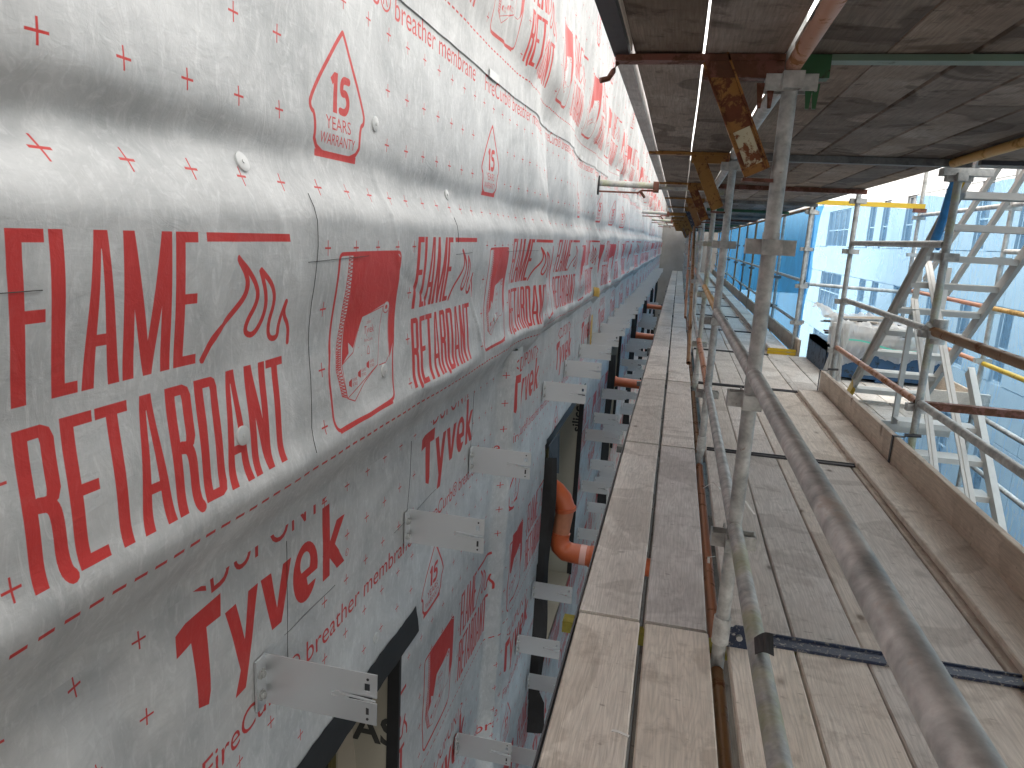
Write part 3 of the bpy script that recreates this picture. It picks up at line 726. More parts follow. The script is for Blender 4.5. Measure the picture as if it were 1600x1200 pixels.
for k in range(26): bracket(5.35+k*1.02+random.uniform(-.06, .06), -1.17+random.uniform(-.02, .02))
rng = random.Random(4)
for pi, (p0, p1) in enumerate([(2.62, 5.6), (8.2, 11.25), (13.85, 16.85), (19.45, 22.45), (25.05, 28.05)]):
    if pi == 0:
        for yc, zc in ((3.55, -2.98), (4.85, -3.08), (5.42, -2.92), (5.45, -3.80), (4.84, -4.05), (3.5, -3.95)): bracket(yc, zc)
        continue
    cols = (p0+.35, p0+1.3, p0+2.2, p1-.15)
    for yc in cols:
        for zc in ((-2.9, -3.75) if pi == 0 else (-2.35, -3.0, -3.7)): bracket(yc, zc+rng.uniform(-.1, .1))

# ------------------------------------------------------------------ orange drain pipes
dp = thing('drain_pipe', 'bent orange plastic drain pipe coming out of the nearest full window beside the walkway', 'pipe', (-.9, 6.0, -2.6))
m_ = MB(); m_.tube([(-1.28, 6.02, -2.02), (-.93, 6.0, -2.20), (-.86, 5.99, -2.24), (-.80, 5.985, -2.30), (-.765, 5.98, -2.39)], .088, 28); part('bend', m_, M['pvc'], dp, True)
m_ = MB(); m_.tube([(-.768, 5.98, -2.375), (-.762, 5.98, -2.405)], .097, 28); part('collar', m_, M['pvc'], dp, True)
m_ = MB(); m_.tube([(-.765, 5.98, -2.38), (-.80, 5.97, -2.66)], .080, 28); part('straight_pipe', m_, M['pvc_dusty'], dp, True)
m_ = MB(); m_.tube([(-.797, 5.97, -2.61), (-.805, 5.968, -2.67), (-.785, 5.965, -2.74), (-.73, 5.96, -2.785), (-.66, 5.955, -2.79), (-.44, 5.955, -2.80)], [.094, .092, .092, .092, .090, .090], 28); part('bend', m_, M['pvc'], dp, True)
m_ = MB(); m_.tube([(-.52, 5.955, -2.796), (-.50, 5.955, -2.797), (-.46, 5.955, -2.799), (-.44, 5.955, -2.80)], [.096, .100, .100, .096], 28); part('collar', m_, M['pvc'], dp, True)
m_ = MB(); m_.tube([(-.46, 5.955, -2.80), (.05, 5.955, -2.82)], .080, 28); part('straight_pipe', m_, M['pvc'], dp, True)
m_ = MB(); m_.tube([(-.60, 5.955, -2.793), (-.545, 5.955, -2.795)], .0925, 28); part('sticker', m_, M['clear_tape'], dp, True)
for y, z, lb in ((12.2, -2.42, 'short orange drain pipe from the window beyond the bent pipe, under the walkway boards'),
             (18.6, -2.42, 'orange drain pipe stub further down the wall, seen beside the middle of the walkway'),
             (25.4, -2.25, 'small orange drain pipe stub near the far end of the wall'),):
    d2 = thing('drain_pipe', lb, 'pipe', (-.9, y, z), group='orange drain pipes')
    m_ = MB(); m_.tube([(-1.2, y, z+.01), (-.2, y, z-.02)], .08, 20); part('straight_pipe', m_, M['pvc'], d2, True)
    m_ = MB(); m_.tube([(-.9, y, z), (-.84, y, z)], .094, 20); part('collar', m_, M['pvc'], d2, True)

# ------------------------------------------------------------------ boards
def plank_mesh(name, w, t, L, mat, seed, c=.004):
    rs = random.Random(seed); m_ = MB(); ns = 3; v = []
    for i in range(ns+1):
        y = -L/2+L*i/ns; dz = rs.uniform(-.003, .003); dx = rs.uniform(-.002, .002); ww = w/2; tt = t/2
        for x, z in ((-ww+c, -tt), (ww-c, -tt), (ww, -tt+c), (ww, tt-c), (ww-c, tt), (-ww+c, tt), (-ww, tt-c), (-ww, -tt+c)): v.append((x+dx, y, z+dz))
    f = [(i*8+k, i*8+(k+1) % 8, (i+1)*8+(k+1) % 8, (i+1)*8+k) for i in range(ns) for k in range(8)]
    f += [tuple(range(7, -1, -1)), tuple(ns*8+k for k in range(8))]
    m_.add(v, f); return m_.mesh(name, mat, False)
PL = 2.455
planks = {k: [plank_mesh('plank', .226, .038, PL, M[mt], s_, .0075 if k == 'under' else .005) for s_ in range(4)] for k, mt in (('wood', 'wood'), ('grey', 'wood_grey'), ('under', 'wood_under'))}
def plank(parent, kind, xc, yc, zc, wscale=1., lscale=1., rot=None, label=None):
    o = link('plank', random.choice(planks[kind]), (xc, yc, zc), parent, label)
    o.scale = (wscale, lscale, 1)
    o.rotation_euler = (random.uniform(-.0012, .0012), random.uniform(-.006, .006), random.uniform(-.0015, .0015) + (math.pi if random.random() < .5 else 0))
    if rot: o.rotation_euler = rot
    return o
ZD = -1.42
deck = thing('lower_walkway', 'scaffold walkway of pale timber boards running away beside the wrapped wall', 'walkway', (.6, 0, ZD))
J0, JS = 2.53, 2.475
bays = [(J0+JS*(k-1), J0+JS*k) for k in range(0, 15)]
for bi, (y0, y1) in enumerate(bays):
    yc = (y0+y1)/2
    for i, xc in enumerate((-.122, .124)):
        kind = 'grey' if (bi == 1 and i == 1) else 'wood'
        plank(deck, kind, xc+random.uniform(-.003, .003)-(.002 if i == 0 else -.004), yc, ZD-.019, 1.03, (y1-y0-(.026 if bi < 3 else .014))/PL)
    for i in range(5):
        if i == 4 and False: continue
        plank(deck, 'wood', .432+.2405*i+random.uniform(-.003, .003), yc, ZD-.019, 1.035, (y1-y0-(.03 if bi < 20 else .01))/PL)
for xc in [-.122, .124]+[.432+.2405*i for i in range(5)]: plank(deck, 'wood', xc, -4.9, ZD-.019, 1.035, 4.0)
# raised board laid on the outer edge, and the toe board behind it
for bi, (y0, y1) in enumerate(bays):
    yo = .12 if bi != 2 else -.03
    if y0 > 9.7: 
        plank(deck, 'wood', 1.44, (y0+y1)/2+.2, ZD+.020, 1.02, (y1-y0-.006)/PL); plank(deck, 'wood', 1.445, (y0+y1)/2+.2, ZD+.062, 1.02, (y1-y0-.006)/PL)
    elif y1 < 8: plank(deck, 'wood', 1.413+(.015 if bi % 2 else 0), (y0+y1)/2-.02+yo*.2, ZD+.020, 1.02, (y1-y0+.0)/PL)
def toe(y0, y1, x0=1.535, x1=1.575, zb=ZD-.01, zt=-1.205, lb=None, mat='wood_brown'):
    m_ = MB(); c = .004; m_.prism([(x0+c, zb), (x1-c, zb), (x1, zb+c), (x1, zt-c), (x1-c, zt), (x0+c, zt), (x0, zt-c), (x0, zb+c)], 'y', y0, y1)
    return part('toe_board', m_, M[mat], deck, label=lb)
toe(.2, 2.62); toe(2.63, 5.10); toe(5.115, 7.70)
for k in range(11): toe(10.15+k*2.47, 10.15+(k+1)*2.47-.01, 1.68, 1.72)
m_ = MB(); m_.box((1.30, 10.118, ZD+.002), (1.665, 10.135, ZD+.040)); m_.box((1.30, 10.118, ZD+.046), (1.665, 10.135, ZD+.084)); part('end_hoop', m_, M['yellow'], deck)
m_ = MB(); m_.box((1.286, 2.25, ZD+.020), (1.297, 2.52, ZD+.041)); part('end_hoop', m_, M['yellow'], deck)
# extra boards over the landing between walkway and loading bay
for i in range(2):
    plank(deck, 'wood', 1.44+.235*i+.01, 8.9, ZD-.018+(.0 if i else 0), 1.0, .99)
# steel angle along the inner edge
m_ = MB(); m_.box((-.252, -.1, ZD-.045), (-.246, 37, ZD+.002)); part('edge_angle', m_, M['steel_dark'], deck)
# strips and retaining bars over the board joints
for bi, (y0, y1) in enumerate(bays):
    if y1 > 25: break
    m_ = MB(); wb = .034 if bi == 0 else .018; m_.box((.325, y1-wb, ZD+.001), (1.30, y1+wb, ZD+.012)); m_.box((.325, y1+wb-.006, ZD+.0125), (1.30, y1+wb, ZD+.019))
    part('retaining_bar', m_, M['navy'] if bi == 0 else M['steel_dark'], deck)
    m_ = MB(); m_.box((-.30, y1-.03, ZD-.085), (1.62, y1+.03, ZD-.0395)); part('transom', m_, M['moss'] if bi == 0 else M['galv_dark'], deck)
# toe-board clips
for y in (5.11, 7.72):
    m_ = MB(); m_.box((1.527, y-.018, ZD+.0), (1.531, y+.018, -1.20)); m_.box((1.527, y-.018, -1.204), (1.60, y+.018, -1.199)); m_.tube([(1.60, y, -1.19), (1.70, y, -1.185)], .012, 8); part('toe_board_clip', m_, M['steel_dark'], deck)

# ---- upper lift
ZU = .575
up = thing('upper_walkway', 'underside of the scaffold boards of the lift overhead, brown and stained, with shade darkened into their colour', 'walkway', (.6, 0, ZU))
UJ = 2.452
ub = [(UJ+2.49*(k-1), UJ+2.49*k) for k in range(0, 15)]
xs_u = [-.095, .137, .405, .645, .883, 1.120, 1.357]
for bi, (y0, y1) in enumerate(ub):
    L = (y1-y0-.012)/PL; yc = (y0+y1)/2
    for i, xc in enumerate(xs_u):
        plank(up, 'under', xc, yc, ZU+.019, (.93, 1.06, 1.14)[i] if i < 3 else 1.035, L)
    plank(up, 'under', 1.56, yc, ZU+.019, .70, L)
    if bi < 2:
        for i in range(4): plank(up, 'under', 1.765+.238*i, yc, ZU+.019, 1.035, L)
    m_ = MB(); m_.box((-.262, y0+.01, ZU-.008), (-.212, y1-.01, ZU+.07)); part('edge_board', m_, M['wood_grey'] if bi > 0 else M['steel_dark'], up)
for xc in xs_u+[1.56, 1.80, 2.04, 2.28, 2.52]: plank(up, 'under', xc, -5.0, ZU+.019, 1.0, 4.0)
m_ = MB(); m_.box((-.207, .2, ZU+.001), (-.204, 2.40, ZU+.038)); part('split_edge', m_, M['wood_brown'], up)

# ---- boards two metres below
low = thing('lift_below', 'scaffold boards of the lift below, glimpsed through the gaps between the walkway boards', 'walkway', (.6, 0, -3.42))
for bi in range(0, 8):
    for i, xc in enumerate((-.12, .12, .432, .672, .913, 1.153, 1.394)):
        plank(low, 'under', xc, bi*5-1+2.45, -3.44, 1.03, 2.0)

# ------------------------------------------------------------------ scaffold frame
sf = thing('scaffold', 'galvanised tube scaffold frame of uprights, guard rails and ochre brackets standing along the walkway', 'scaffold', (.28, 2.44, ZD))
R_ = .0242
def tb(name, p0, p1, mat, r=R_, label=None, hollow=True, n=18, parent=None):
    m_ = MB(); p0 = Vector(p0); p1 = Vector(p1); m_.tube([p0, p0.lerp(p1, .5), p1], r, n, hollow)
    return part(name, m_, M[mat], parent or sf, True, label=label)
def rosette(x, y, z, parent, mat='galv', far=False, w=.15):
    """two V-pressings: short plates wrapping the upright on either side"""
    m_ = MB(); h = .048
    m_.box((x-w/2, y-.030, z-h/2), (x+w/2, y-.0245, z+h/2)); m_.box((x-w/2, y+.0245, z-h/2), (x+w/2, y+.030, z+h/2))
    m_.box((x-w/2, y-.0245, z-h/2), (x-w/2+.006, y+.0245, z+h/2)); m_.box((x+w/2-.006, y-.0245, z-h/2), (x+w/2, y+.0245, z+h/2))
    if not far:
        m_.box((x-.030, y-w/2, z-h/2), (x-.0245, y-.030, z+h/2)); m_.box((x+.0245, y-w/2, z-h/2), (x+.030, y-.030, z+h/2)); m_.box((x-.0245, y-w/2, z-h/2), (x+.0245, y-w/2+.006, z+h/2))
        m_.box((x-.030, y+.030, z-h/2), (x-.0245, y+w/2, z+h/2)); m_.box((x+.0245, y+.030, z-h/2), (x+.030, y+w/2, z+h/2))
    return part('coupler', m_, M[mat], parent)
def wedge(x, y, z, parent, mat='galv', dx=0, dy=0):
    m_ = MB(); m_.add([(x+dx-.014, y+dy-.006, z+.07), (x+dx+.010, y+dy-.005, z+.07), (x+dx+.005, y+dy-.005, z-.002), (x+dx-.005, y+dy-.005, z-.002), (x+dx-.010, y+dy+.005, z+.07), (x+dx+.010, y+dy+.005, z+.07), (x+dx+.005, y+dy+.005, z-.002), (x+dx-.005, y+dy+.005, z-.002)], [(0,1,2,3),(7,6,5,4),(0,4,5,1),(1,5,6,2),(2,6,7,3),(3,7,4,0)])
    return part('wedge', m_, M[mat], parent)
INY = [2.44+2.475*k for k in range(0, 14)]
mats_in = ['galv', 'galv', 'galv_moss', 'galv', 'galv_moss', 'galv', 'rust_brown', 'galv', 'galv', 'galv_moss', 'galv', 'galv', 'galv', 'galv']
for i, y in enumerate(INY):
    x = .28 + (0 if i < 2 else random.uniform(-.012, .012))
    st = tb('standard', (x, y, -3.2), (x, y, ZU-.07 if i == 0 else ZU+.9), mats_in[i], label='galvanised upright nearest the camera' if i == 0 else None)
    if i == 0:
        m_ = MB(); m_.tube([(x, y, ZU-.07), (x, y, 1.5)], R_*1.02, 18); part('standard', m_, M['galv'], sf, True)
    for z in (.49, 0., -.5, -1.0):
        rosette(x, y, z, st, mats_in[i] if i < 4 else 'galv', i > 5)
    if i < 4:
        m_ = MB(); m_.tube([(x, y, .045), (x, y, -.20 if i else .012)], R_*1.10, 18); part('sleeve', m_, M['galv_dirty'], st, True)
        m_ = MB(); m_.tube([(x, y, -1.30), (x, y, -1.40)], R_*1.25, 18); part('spigot', m_, M['galv_dirty'], st, True)
# outer standards
OY = [2.5, 5.15, 7.80, 10.42]
for i, y in enumerate(OY):
    st = tb('standard', (1.665, y, -4.5), (1.665, y, ZU+.02 if i < 3 else .66), 'galv' if i != 1 else 'galv_moss', label='outer upright beside the stair' if i == 1 else None)
    for z in (.49, 0., -.5, -1.0): rosette(1.665, y, z, st, 'galv')
    if i == 1:
        for dx in (-.07, .07): wedge(1.665, y, .50, st, 'galv_dark', dx, 0)
        m_ = MB(); m_.box((1.56, y-.05, .50), (1.84, y+.05, .545)); part('ledger_head', m_, M['galv_dirty'], st)
        m_ = MB(); m_.tube([(1.70, y-.03, -.40), (1.70, y-.03, -.56)], .045, 10); m_.tube([(1.62, y, -.44), (1.74, y-.04, -.52)], .03, 8); part('coupler', m_, M['galv_dirty'], st, True)
for k, y in enumerate([13.2, 15.6, 17.85, 20.1, 22.8, 26.3, 30, 34]):
    st = tb('standard', (1.70, y, -4.5), (1.70, y, ZU+.02), ['galv', 'rust_brown', 'rust_brown', 'galv_dark', 'rust_brown'][k % 5])
    for z in (0., -.5, -1.0): rosette(1.70, y, z, st, 'galv_dark', True, .13)
# ledgers and guard rails along the inner uprights
def rails(x, ys, z, mats, name, first=None, drop=None):
    for i in range(len(ys)-1):
        lb = first if i == 0 else None
        tb(name, (x, ys[i]+.03, z+random.uniform(-.01, .01)), (x, ys[i+1]-.03, z+random.uniform(-.01, .01)), mats[i % len(mats)], label=lb)
ys_in = [.0] + INY
rails(.28, [-.06] + INY, -.425, ['galv_dirty', 'galv', 'yellow_tube', 'galv', 'rust_orange', 'galv'], 'guard_rail', 'cement-splashed guard rail tube running out of the bottom of the picture')
rails(.28, [-.06] + INY, -.955, ['galv_moss', 'galv', 'rust_orange', 'galv', 'galv_moss', 'rust_brown'], 'mid_rail', 'greenish mid rail tube with a scrap of black tape')
rails(.28, [-.06] + INY, -1.50, ['rust_brown', 'rust_orange', 'rust_brown', 'rust_brown', 'rust_brown', 'rust_orange'], 'ledger', 'rust-brown ledger tube in the gap between the boards')
rails(.28, [-.06] + INY, ZU-.027, ['rust_pink', 'galv', 'galv', 'rust_brown', 'galv_dark', 'galv'], 'ledger', 'pinkish ledger tube overhead with a dark band')
m_ = MB(); m_.tube([(.28, 1.93, ZU-.027), (.28, 1.985, ZU-.027)], R_*1.04, 18); part('tape_band', m_, M['steel_dark'], sf, True)
for y0, y1, z0, mat in ((8, 13, -.2, 'rust_brown'), (13, 18, -.7, 'rust_orange')): tb('brace', (.22, y0, -1.3), (.20, y1, .5), mat)
# outer side rails
for z in (.078, -.48, -.97): 
    tb('guard_rail', (1.665, 5.19, z), (1.665, 7.76, z+.004), {.078: 'galv', -.48: 'galv', -.97: 'rust_pink'}[z])
tb('guard_rail', (1.665, .6, -.49), (1.665, 5.11, -.48), 'rust_brown', .03, label='dark brown guard rail leading out of the right edge')
tb('mid_rail', (1.665, .6, -.97), (1.665, 5.11, -.965), 'galv_dirty', .026)
tb('ledger', (1.50, .8, ZU-.03), (1.53, 4.86, ZU-.03), 'yellow_tube', .026, label='yellow tube at the upper right')
for z, mt in ((-.43, 'galv_dirty'), (-1.0, 'galv')): tb('guard_rail', (1.70, 10.45, z), (1.70, 36, z+.02), mt)
tb('ledger', (1.69, 10.4, ZU-.03), (1.69, 36, ZU-.03), 'rust_brown')
# loading-bay uprights and rails
for x, y, top, mt in ((3.06, 7.9, 1.6, 'galv'), (3.08, 10.75, 1.5, 'galv'), (1.72, 10.6, .62, 'galv'), (3.06, 5.1, 2.2, 'galv')):
    st = tb('standard', (x, y, -5), (x, y, top), mt)
    for z in (.49, 0., -.5, -1.0): rosette(x, y, z, st, 'galv', True)
for z, mt1, mt2 in ((-.47, 'rust_orange', 'yellow_tube'), (-1.02, 'rust_orange', 'yellow'), (.52, 'galv_dirty', 'galv_dirty'), (.08, 'galv_dirty', 'galv_dirty')):
    if z != .08: tb('guard_rail', (3.06, 7.94, z), (3.08, 10.7, z), mt1)
    tb('guard_rail', (3.06, 2.6, z), (3.06, 7.86, z), mt2)
tb('guard_rail', (3.06, 2.6, -1.545), (3.06, 7.86, -1.53), 'galv'); tb('guard_rail', (3.06, 2.6, -2.06), (3.06, 7.86, -2.03), 'galv_dirty')
m_ = MB(); m_.box((1.70, 10.56, .60), (3.08, 10.61, .66)); part('guard_rail', m_, M['yellow'], sf, label='bright yellow beam across the loading bay')
m_ = MB(); m_.box((2.95, 10.55, .55), (3.10, 10.62, .60)); part('ledger_head', m_, M['rust_dark'], sf)
m_ = MB(); m_.box((1.70, 5.12, -1.005), (3.04, 5.18, -.955)); part('transom', m_, M['rust_dark'], sf, label='rusty steel beam beside the stair')
tb('guard_rail', (1.73, 10.6, -.47), (3.06, 10.7, -.50), 'galv')
# transoms and cantilever brackets under the upper lift
TY = [y for y in INY]
for i, y in enumerate(TY):
    zt = ZU-.002; zc = ZU-.060; far = i > 4
    h = thing if False else None
    m_ = MB()
    if not far:
        m_.box((-.255, y-.03, zt-.022), (.255, y+.03, zt-.003)); m_.box((.02, y-.025, zc-.012), (.255, y+.025, zt-.022))
    else: m_.box((-.255, y-.03, zc-.01), (.255, y+.03, zt-.003))
    br = part('hop_up_bracket', m_, M['rust_dark'] if i == 0 else M['ochre'], sf, label='rust-brown cantilever bracket nearest the camera' if i == 0 else None)
    m_ = MB(); m_.bar((.040, y-.028, ZU-.025), (.205, y-.028, .225), .008, .070, (1, 0, .4)); m_.bar((.040, y+.028, ZU-.025), (.205, y+.028, .225), .008, .070, (1, 0, .4)) if False else None
    m_ = MB(); mt = ['ochre_rusty', 'ochre_worn', 'ochre_rusty', 'rust_brown', 'navy', 'ochre'][i % 6]
    a_ = Vector((.050, y, ZU-.015)); b_ = Vector((.212, y, .225)); d = (b_-a_).normalized(); nx_ = Vector((d.z, 0, -d.x))
    v = []
    for p in (a_, b_):
        for s1, s2 in ((-1, -1), (1, -1), (1, 1), (-1, 1)): v.append(p+nx_*s1*.036+Vector((0, s2*.022, 0)))
    m_.add(v, [(0,1,2,3),(7,6,5,4),(0,4,5,1),(1,5,6,2),(2,6,7,3),(3,7,4,0)])
    # side lips of the pressed channel
    for s1 in (-1, 1):
        v = []
        for p in (a_, b_):
            q = p+nx_*s1*.037
            for e1, e2 in ((-.003, -.030), (.003, -.030), (.003, -.018), (-.003, -.018)): v.append(q+nx_*e1+Vector((0, e2, 0)))
        m_.add(v, [(0,1,2,3),(7,6,5,4),(0,4,5,1),(1,5,6,2),(2,6,7,3),(3,7,4,0)])
    part('strut', m_, M[mt], br)
    if i < 3:
        # paint worn to cream at the foot of the strut
        v = []
        for t in (.62, .93):
            p = a_.lerp(b_, t)
            for s1 in (-1, 1): v.append(p+nx_*s1*.026+Vector((0, -.0228, 0)))
        m2 = MB(); m2.add(v+[(q[0], q[1]+.0005, q[2]) for q in v], [(0,1,3,2),(4,6,7,5)]); part('worn_patch', m2, M['cream_worn'], br) if i == 0 else None
    m_ = MB(); m_.box((.170, y-.030, .198), (.262, y+.022, .208)); part('foot_plate', m_, M['rust_dark'], br)
    m_ = MB()
    if i == 0:
        m_.box((.30, y-.025, zc-.012), (.385, y+.025, zt-.004)); part('transom_head', m_, M['green'], sf)
        m_ = MB(); m_.box((.385, y-.028, zt-.022), (1.64, y+.028, zt-.004)); part('transom', m_, M['green_pale'], sf, label='pale green steel beam under the boards overhead')
        for dx in (-.085, .075, -.055, .055): wedge(.28, y, .42, sf, 'rust_dark' if dx < 0 else 'green', dx, -.005)
    else:
        m_.box((.305, y-.028, zt-.045), (1.64, y+.028, zt-.004)); part('transom', m_, M[['green', 'galv_dark', 'rust_dark', 'galv_dark'][i % 4]], sf)
# near-camera transom of the bay overhead, outer part
m_ = MB(); m_.box((1.69, 4.9, ZU-.03), (2.9, 4.95, ZU-.004)); part('transom', m_, M['steel_dark'], sf)
# hook at the near bracket end
m_ = MB(); m_.tube([(-.25, 2.44, .55), (-.262, 2.44, .525), (-.275, 2.43, .50), (-.30, 2.42, .492)], .009, 8); part('hook', m_, M['rust_dark'], sf, True)
# black tape scrap, cable ties
m_ = MB(); v = []
for i in range(6):
    t = i/5; y = 1.62-.0*t; 
    v += [(.268+.040*t, 1.66-.01*t, -.928+.022*t+.010*math.sin(t*3)), (.262+.040*t, 1.58-.01*t, -.930+.020*t+.010*math.sin(t*3+.6))]
m_.add(v+[(q[0], q[1]+.001, q[2]+.001) for q in v], [(2*i, 2*i+1, 2*i+3, 2*i+2) for i in range(5)]+[(12+2*i, 12+2*i+2, 12+2*i+3, 12+2*i+1) for i in range(5)])
part('tape_scrap', m_, M['black'], sf)
m_ = MB(); m_.prism([(.30, ZD+.0), (.395, ZD+.0), (.395, ZD+.035), (.375, ZD+.085), (.33, ZD+.085), (.30, ZD+.05)], 'y', 2.452, 2.462); kb = part('knuckle_plate', m_, M['navy'], sf)
m_ = MB(); m_.tube([(.345, 2.452, ZD+.045), (.345, 2.438, ZD+.045)], .011, 8); part('bolt', m_, M['galv'], kb)
# wall ties
for y, zz in ((8.06, .60), (16.2, .62), (22.5, .64), (29, .66)):
    w_ = thing('wall_tie', {8.06: 'nearest grey tube tie from scaffold edge to membrane wall, hooked rod under it', 16.2: 'second tube tie reaching the membrane wall beyond the nearest tie', 22.5: 'third small tube tie to the wall in the distance', 29: 'farthest tiny tube tie to the wall under the upper boards'}[y], 'scaffold tie', (-.6, y, zz))
    m_ = MB(); m_.tube([(-.96, y, zz-.01), (.26, y, zz-.035)], .034, 16); part('tie_tube', m_, M['galv_moss'], w_, True)
    m_ = MB(); m_.tube([(-.95, y, zz-.10), (-.50, y, zz-.10), (-.46, y, zz-.075), (-.30, y, zz-.072)], .010, 8); m_.tube([(-.47, y, zz-.09), (-.42, y, zz-.15)], .014, 8); part('hooked_rod', m_, M['rust_dark'], w_, True)
    m_ = MB(); m_.box((-.97, y-.06, zz-.14), (-.945+.03, y-.035, zz+.06)); part('slit_collar', m_, M['black'], w_)
    m_ = MB(); m_.box((-.34, y-.05, zz-.09), (-.28, y+.05, zz+.02)); part('coupler', m_, M['rust_dark'], w_)

# ------------------------------------------------------------------ stair and loading bay
stt = thing('stair', 'aluminium scaffold stair flight climbing towards the camera outside the walkway', 'stair', (2.15, 7.6, -1.5))
def stringer(x, p0, p1, mat='alu_stair', w=.035, h=.095, parent=None, name='stringer', label=None):
    m_ = MB(); m_.bar((x, *p0), (x, *p1), w, h); m_.bar((x-.012 if x < 2.2 else x+.012, p0[0], p0[1]+h*.42), (x-.012 if x < 2.2 else x+.012, p1[0], p1[1]+h*.42), w+.02, .010)
    return part(name, m_, M[mat], parent or stt, label=label)
stringer(1.86, (7.66, -1.30), (5.45, .66)); stringer(2.50, (7.72, -1.44), (5.3, .78))
m_ = MB(); m_.bar((1.86, 7.84, -1.46), (1.86, 7.66, -1.30), .040, .095); part('stringer_foot', m_, M['yellow'], stt)
m_ = MB(); m_.bar((1.855, 6.00, .18), (1.855, 5.55, .58), .042, .10); part('stringer_wrap', m_, M['yellow'], stt)
tz = [(5.42, .64), (5.60, .44), (5.93, .235), (6.18, .007), (6.43, -.213), (6.67, -.444), (6.93, -.665), (7.18, -.888), (7.42, -1.117), (7.62, -1.332)]
for y, z in tz:
    m_ = MB(); m_.box((1.85, y-.06, z-.045), (2.52, y-.055, z)); m_.box((1.85, y-.055, z-.006), (2.52, y+.12, z)); m_.box((1.85, y+.12, z-.045), (2.52, y+.125, z))
    for k in range(3): m_.box((1.86, y-.03+k*.05, z), (2.51, y-.018+k*.05, z+.003))
    part('tread', m_, M['alu_stair'], stt)
stringer(2.57, (8.43, -.25), (6.0, 1.55), 'alu_stair', .035, .05, name='handrail'); stringer(2.62, (7.87, -.36), (5.6, 1.62), 'alu_stair', .035, .05, name='handrail')
lf = thing('stair', 'lower white aluminium stair flight going down beyond the toe board', 'stair', (2.3, 6, -2))
stringer(2.60, (6.95, -.98), (4.6, -3.2), 'alu_white', .035, .085, lf); stringer(2.0, (6.95, -.98-.72), (4.6, -3.95), 'alu_white', .035, .085, lf)
stringer(2.0, (6.71, -.38), (5.4, -1.76), 'alu_white', .03, .05, lf, 'handrail'); stringer(2.0, (6.60, .005), (4.6, -1.84), 'alu_white', .03, .05, lf, 'handrail')
for k in range(8):
    y = 6.62-k*.235; z = -1.40-k*.222
    m_ = MB(); m_.box((1.98, y-.10, z-.045), (2.60, y-.095, z)); m_.box((1.98, y-.095, z-.006), (2.60, y+.10, z)); m_.box((1.98, y+.10, z-.045), (2.60, y+.105, z)); part('tread', m_, M['alu_white'], lf)
for y, zt in ((6.72, -.12), (7.75, -.10)):
    m_ = MB(); m_.bar((2.0 if y < 7 else 2.56, y, -1.47), (2.0 if y < 7 else 2.56, y, zt), .04, .04, (1, 0, 0)); part('handrail_post', m_, M['alu_stair'], lf)
bay = thing('loading_bay', 'boarded loading bay platform beyond the toe board with plywood edge boards', 'platform', (2.4, 9.2, -1.5))
for i in range(6): plank(bay, 'wood', 1.86+.235*i, 9.15, -1.50, 1.0, 1.15)
for i in range(3): plank(bay, 'wood', 1.86+.235*i, 7.25, -1.50, 1.0, .33)
m_ = MB(); m_.box((1.74, 6.83, -1.57), (2.50, 6.87, -1.475)); m_.box((2.47, 6.87, -1.57), (2.51, 7.75, -1.475)); part('platform_edge', m_, M['alu_white'], bay)
m_ = MB(); m_.box((3.0, 7.75, -1.53), (3.03, 10.6, -1.31)); part('toe_board', m_, M['wood_brown'], bay)
m_ = MB(); m_.box((2.55, 7.70, -1.49), (3.03, 7.73, -1.30)); part('toe_board', m_, M['wood_brown'], bay)
m_ = MB(); m_.box((2.98, 7.66, -1.55), (3.10, 7.72, -1.30)); part('corner_bracket', m_, M['galv'], bay)

# ------------------------------------------------------------------ pallet of offcuts under polythene
pb = thing('wrapped_bundle', 'heap of timber and metal offcuts under crumpled clear polythene on a blue stillage', 'wrapped bundle', (2.4, 9.4, -1.48))
m_ = MB(); m_.box((1.80, 8.85, -1.44), (3.0, 8.91, -1.10)) 
for x in (1.80, 2.36, 2.93): m_.box((x, 8.84, -1.47), (x+.08, 10.1, -1.10))
m_.box((1.80, 8.9, -1.16), (3.0, 10.1, -1.10)); part('stillage', m_, M['blue_steel'], pb)
rb_ = random.Random(9)
for k in range(26):
    y = 8.95+rb_.random()*1.0; x0 = 1.85+rb_.random()*.4; L = rb_.uniform(.5, .95); z = -1.08+rb_.random()*.30*(1 if y > 9.1 else .6); a = rb_.uniform(-.25, .25)
    m_ = MB(); m_.bar((x0, y, z), (min(3.0, x0+L), y+a, z+rb_.uniform(-.04, .05)), rb_.uniform(.02, .09), rb_.uniform(.012, .03))
    part('offcut', m_, M[['wood_brown', 'rust_dark', 'galv_dark', 'wood', 'steel_dark'][k % 5]], pb)
# polythene: a crumpled grid draped over the heap
nx, ny = 70, 60; gx, gy = np.meshgrid(np.linspace(0, 1, nx), np.linspace(0, 1, ny), indexing='ij')
px_ = 1.78+1.24*gx+.03*fbm(gx*8, gy*8); s_ = gy*2.0
top = -.82+.09*fbm(gx*5+3, gy*4)+.06*np.abs(fbm(gx*16, gy*10, 3))-.05*gx+.10*np.exp(-((gx-.06)/.10)**2)
pyy = np.where(s_ < .45, 8.80+.02*fbm(gx*20, gy*3), 8.80+(s_-.45)*.88)
pzz = np.where(s_ < .45, top-.04-(.45-s_)*(.75+.35*np.exp(-((gx-.15)/.10)**2)), top)
pyy = pyy+.05*fbm(gx*14, gy*12, 3); pzz = pzz+.022*fbm(gx*26+1, gy*26, 3)
m_ = MB(); idx = np.arange(nx*ny).reshape(nx, ny)
m_.add(np.stack([px_, pyy, pzz], -1).reshape(-1, 3).tolist(), np.stack([idx[:-1,:-1], idx[1:,:-1], idx[1:,1:], idx[:-1,1:]], -1).reshape(-1, 4).tolist())
part('polythene_sheet', m_, M['film'], pb, True)
m_ = MB()
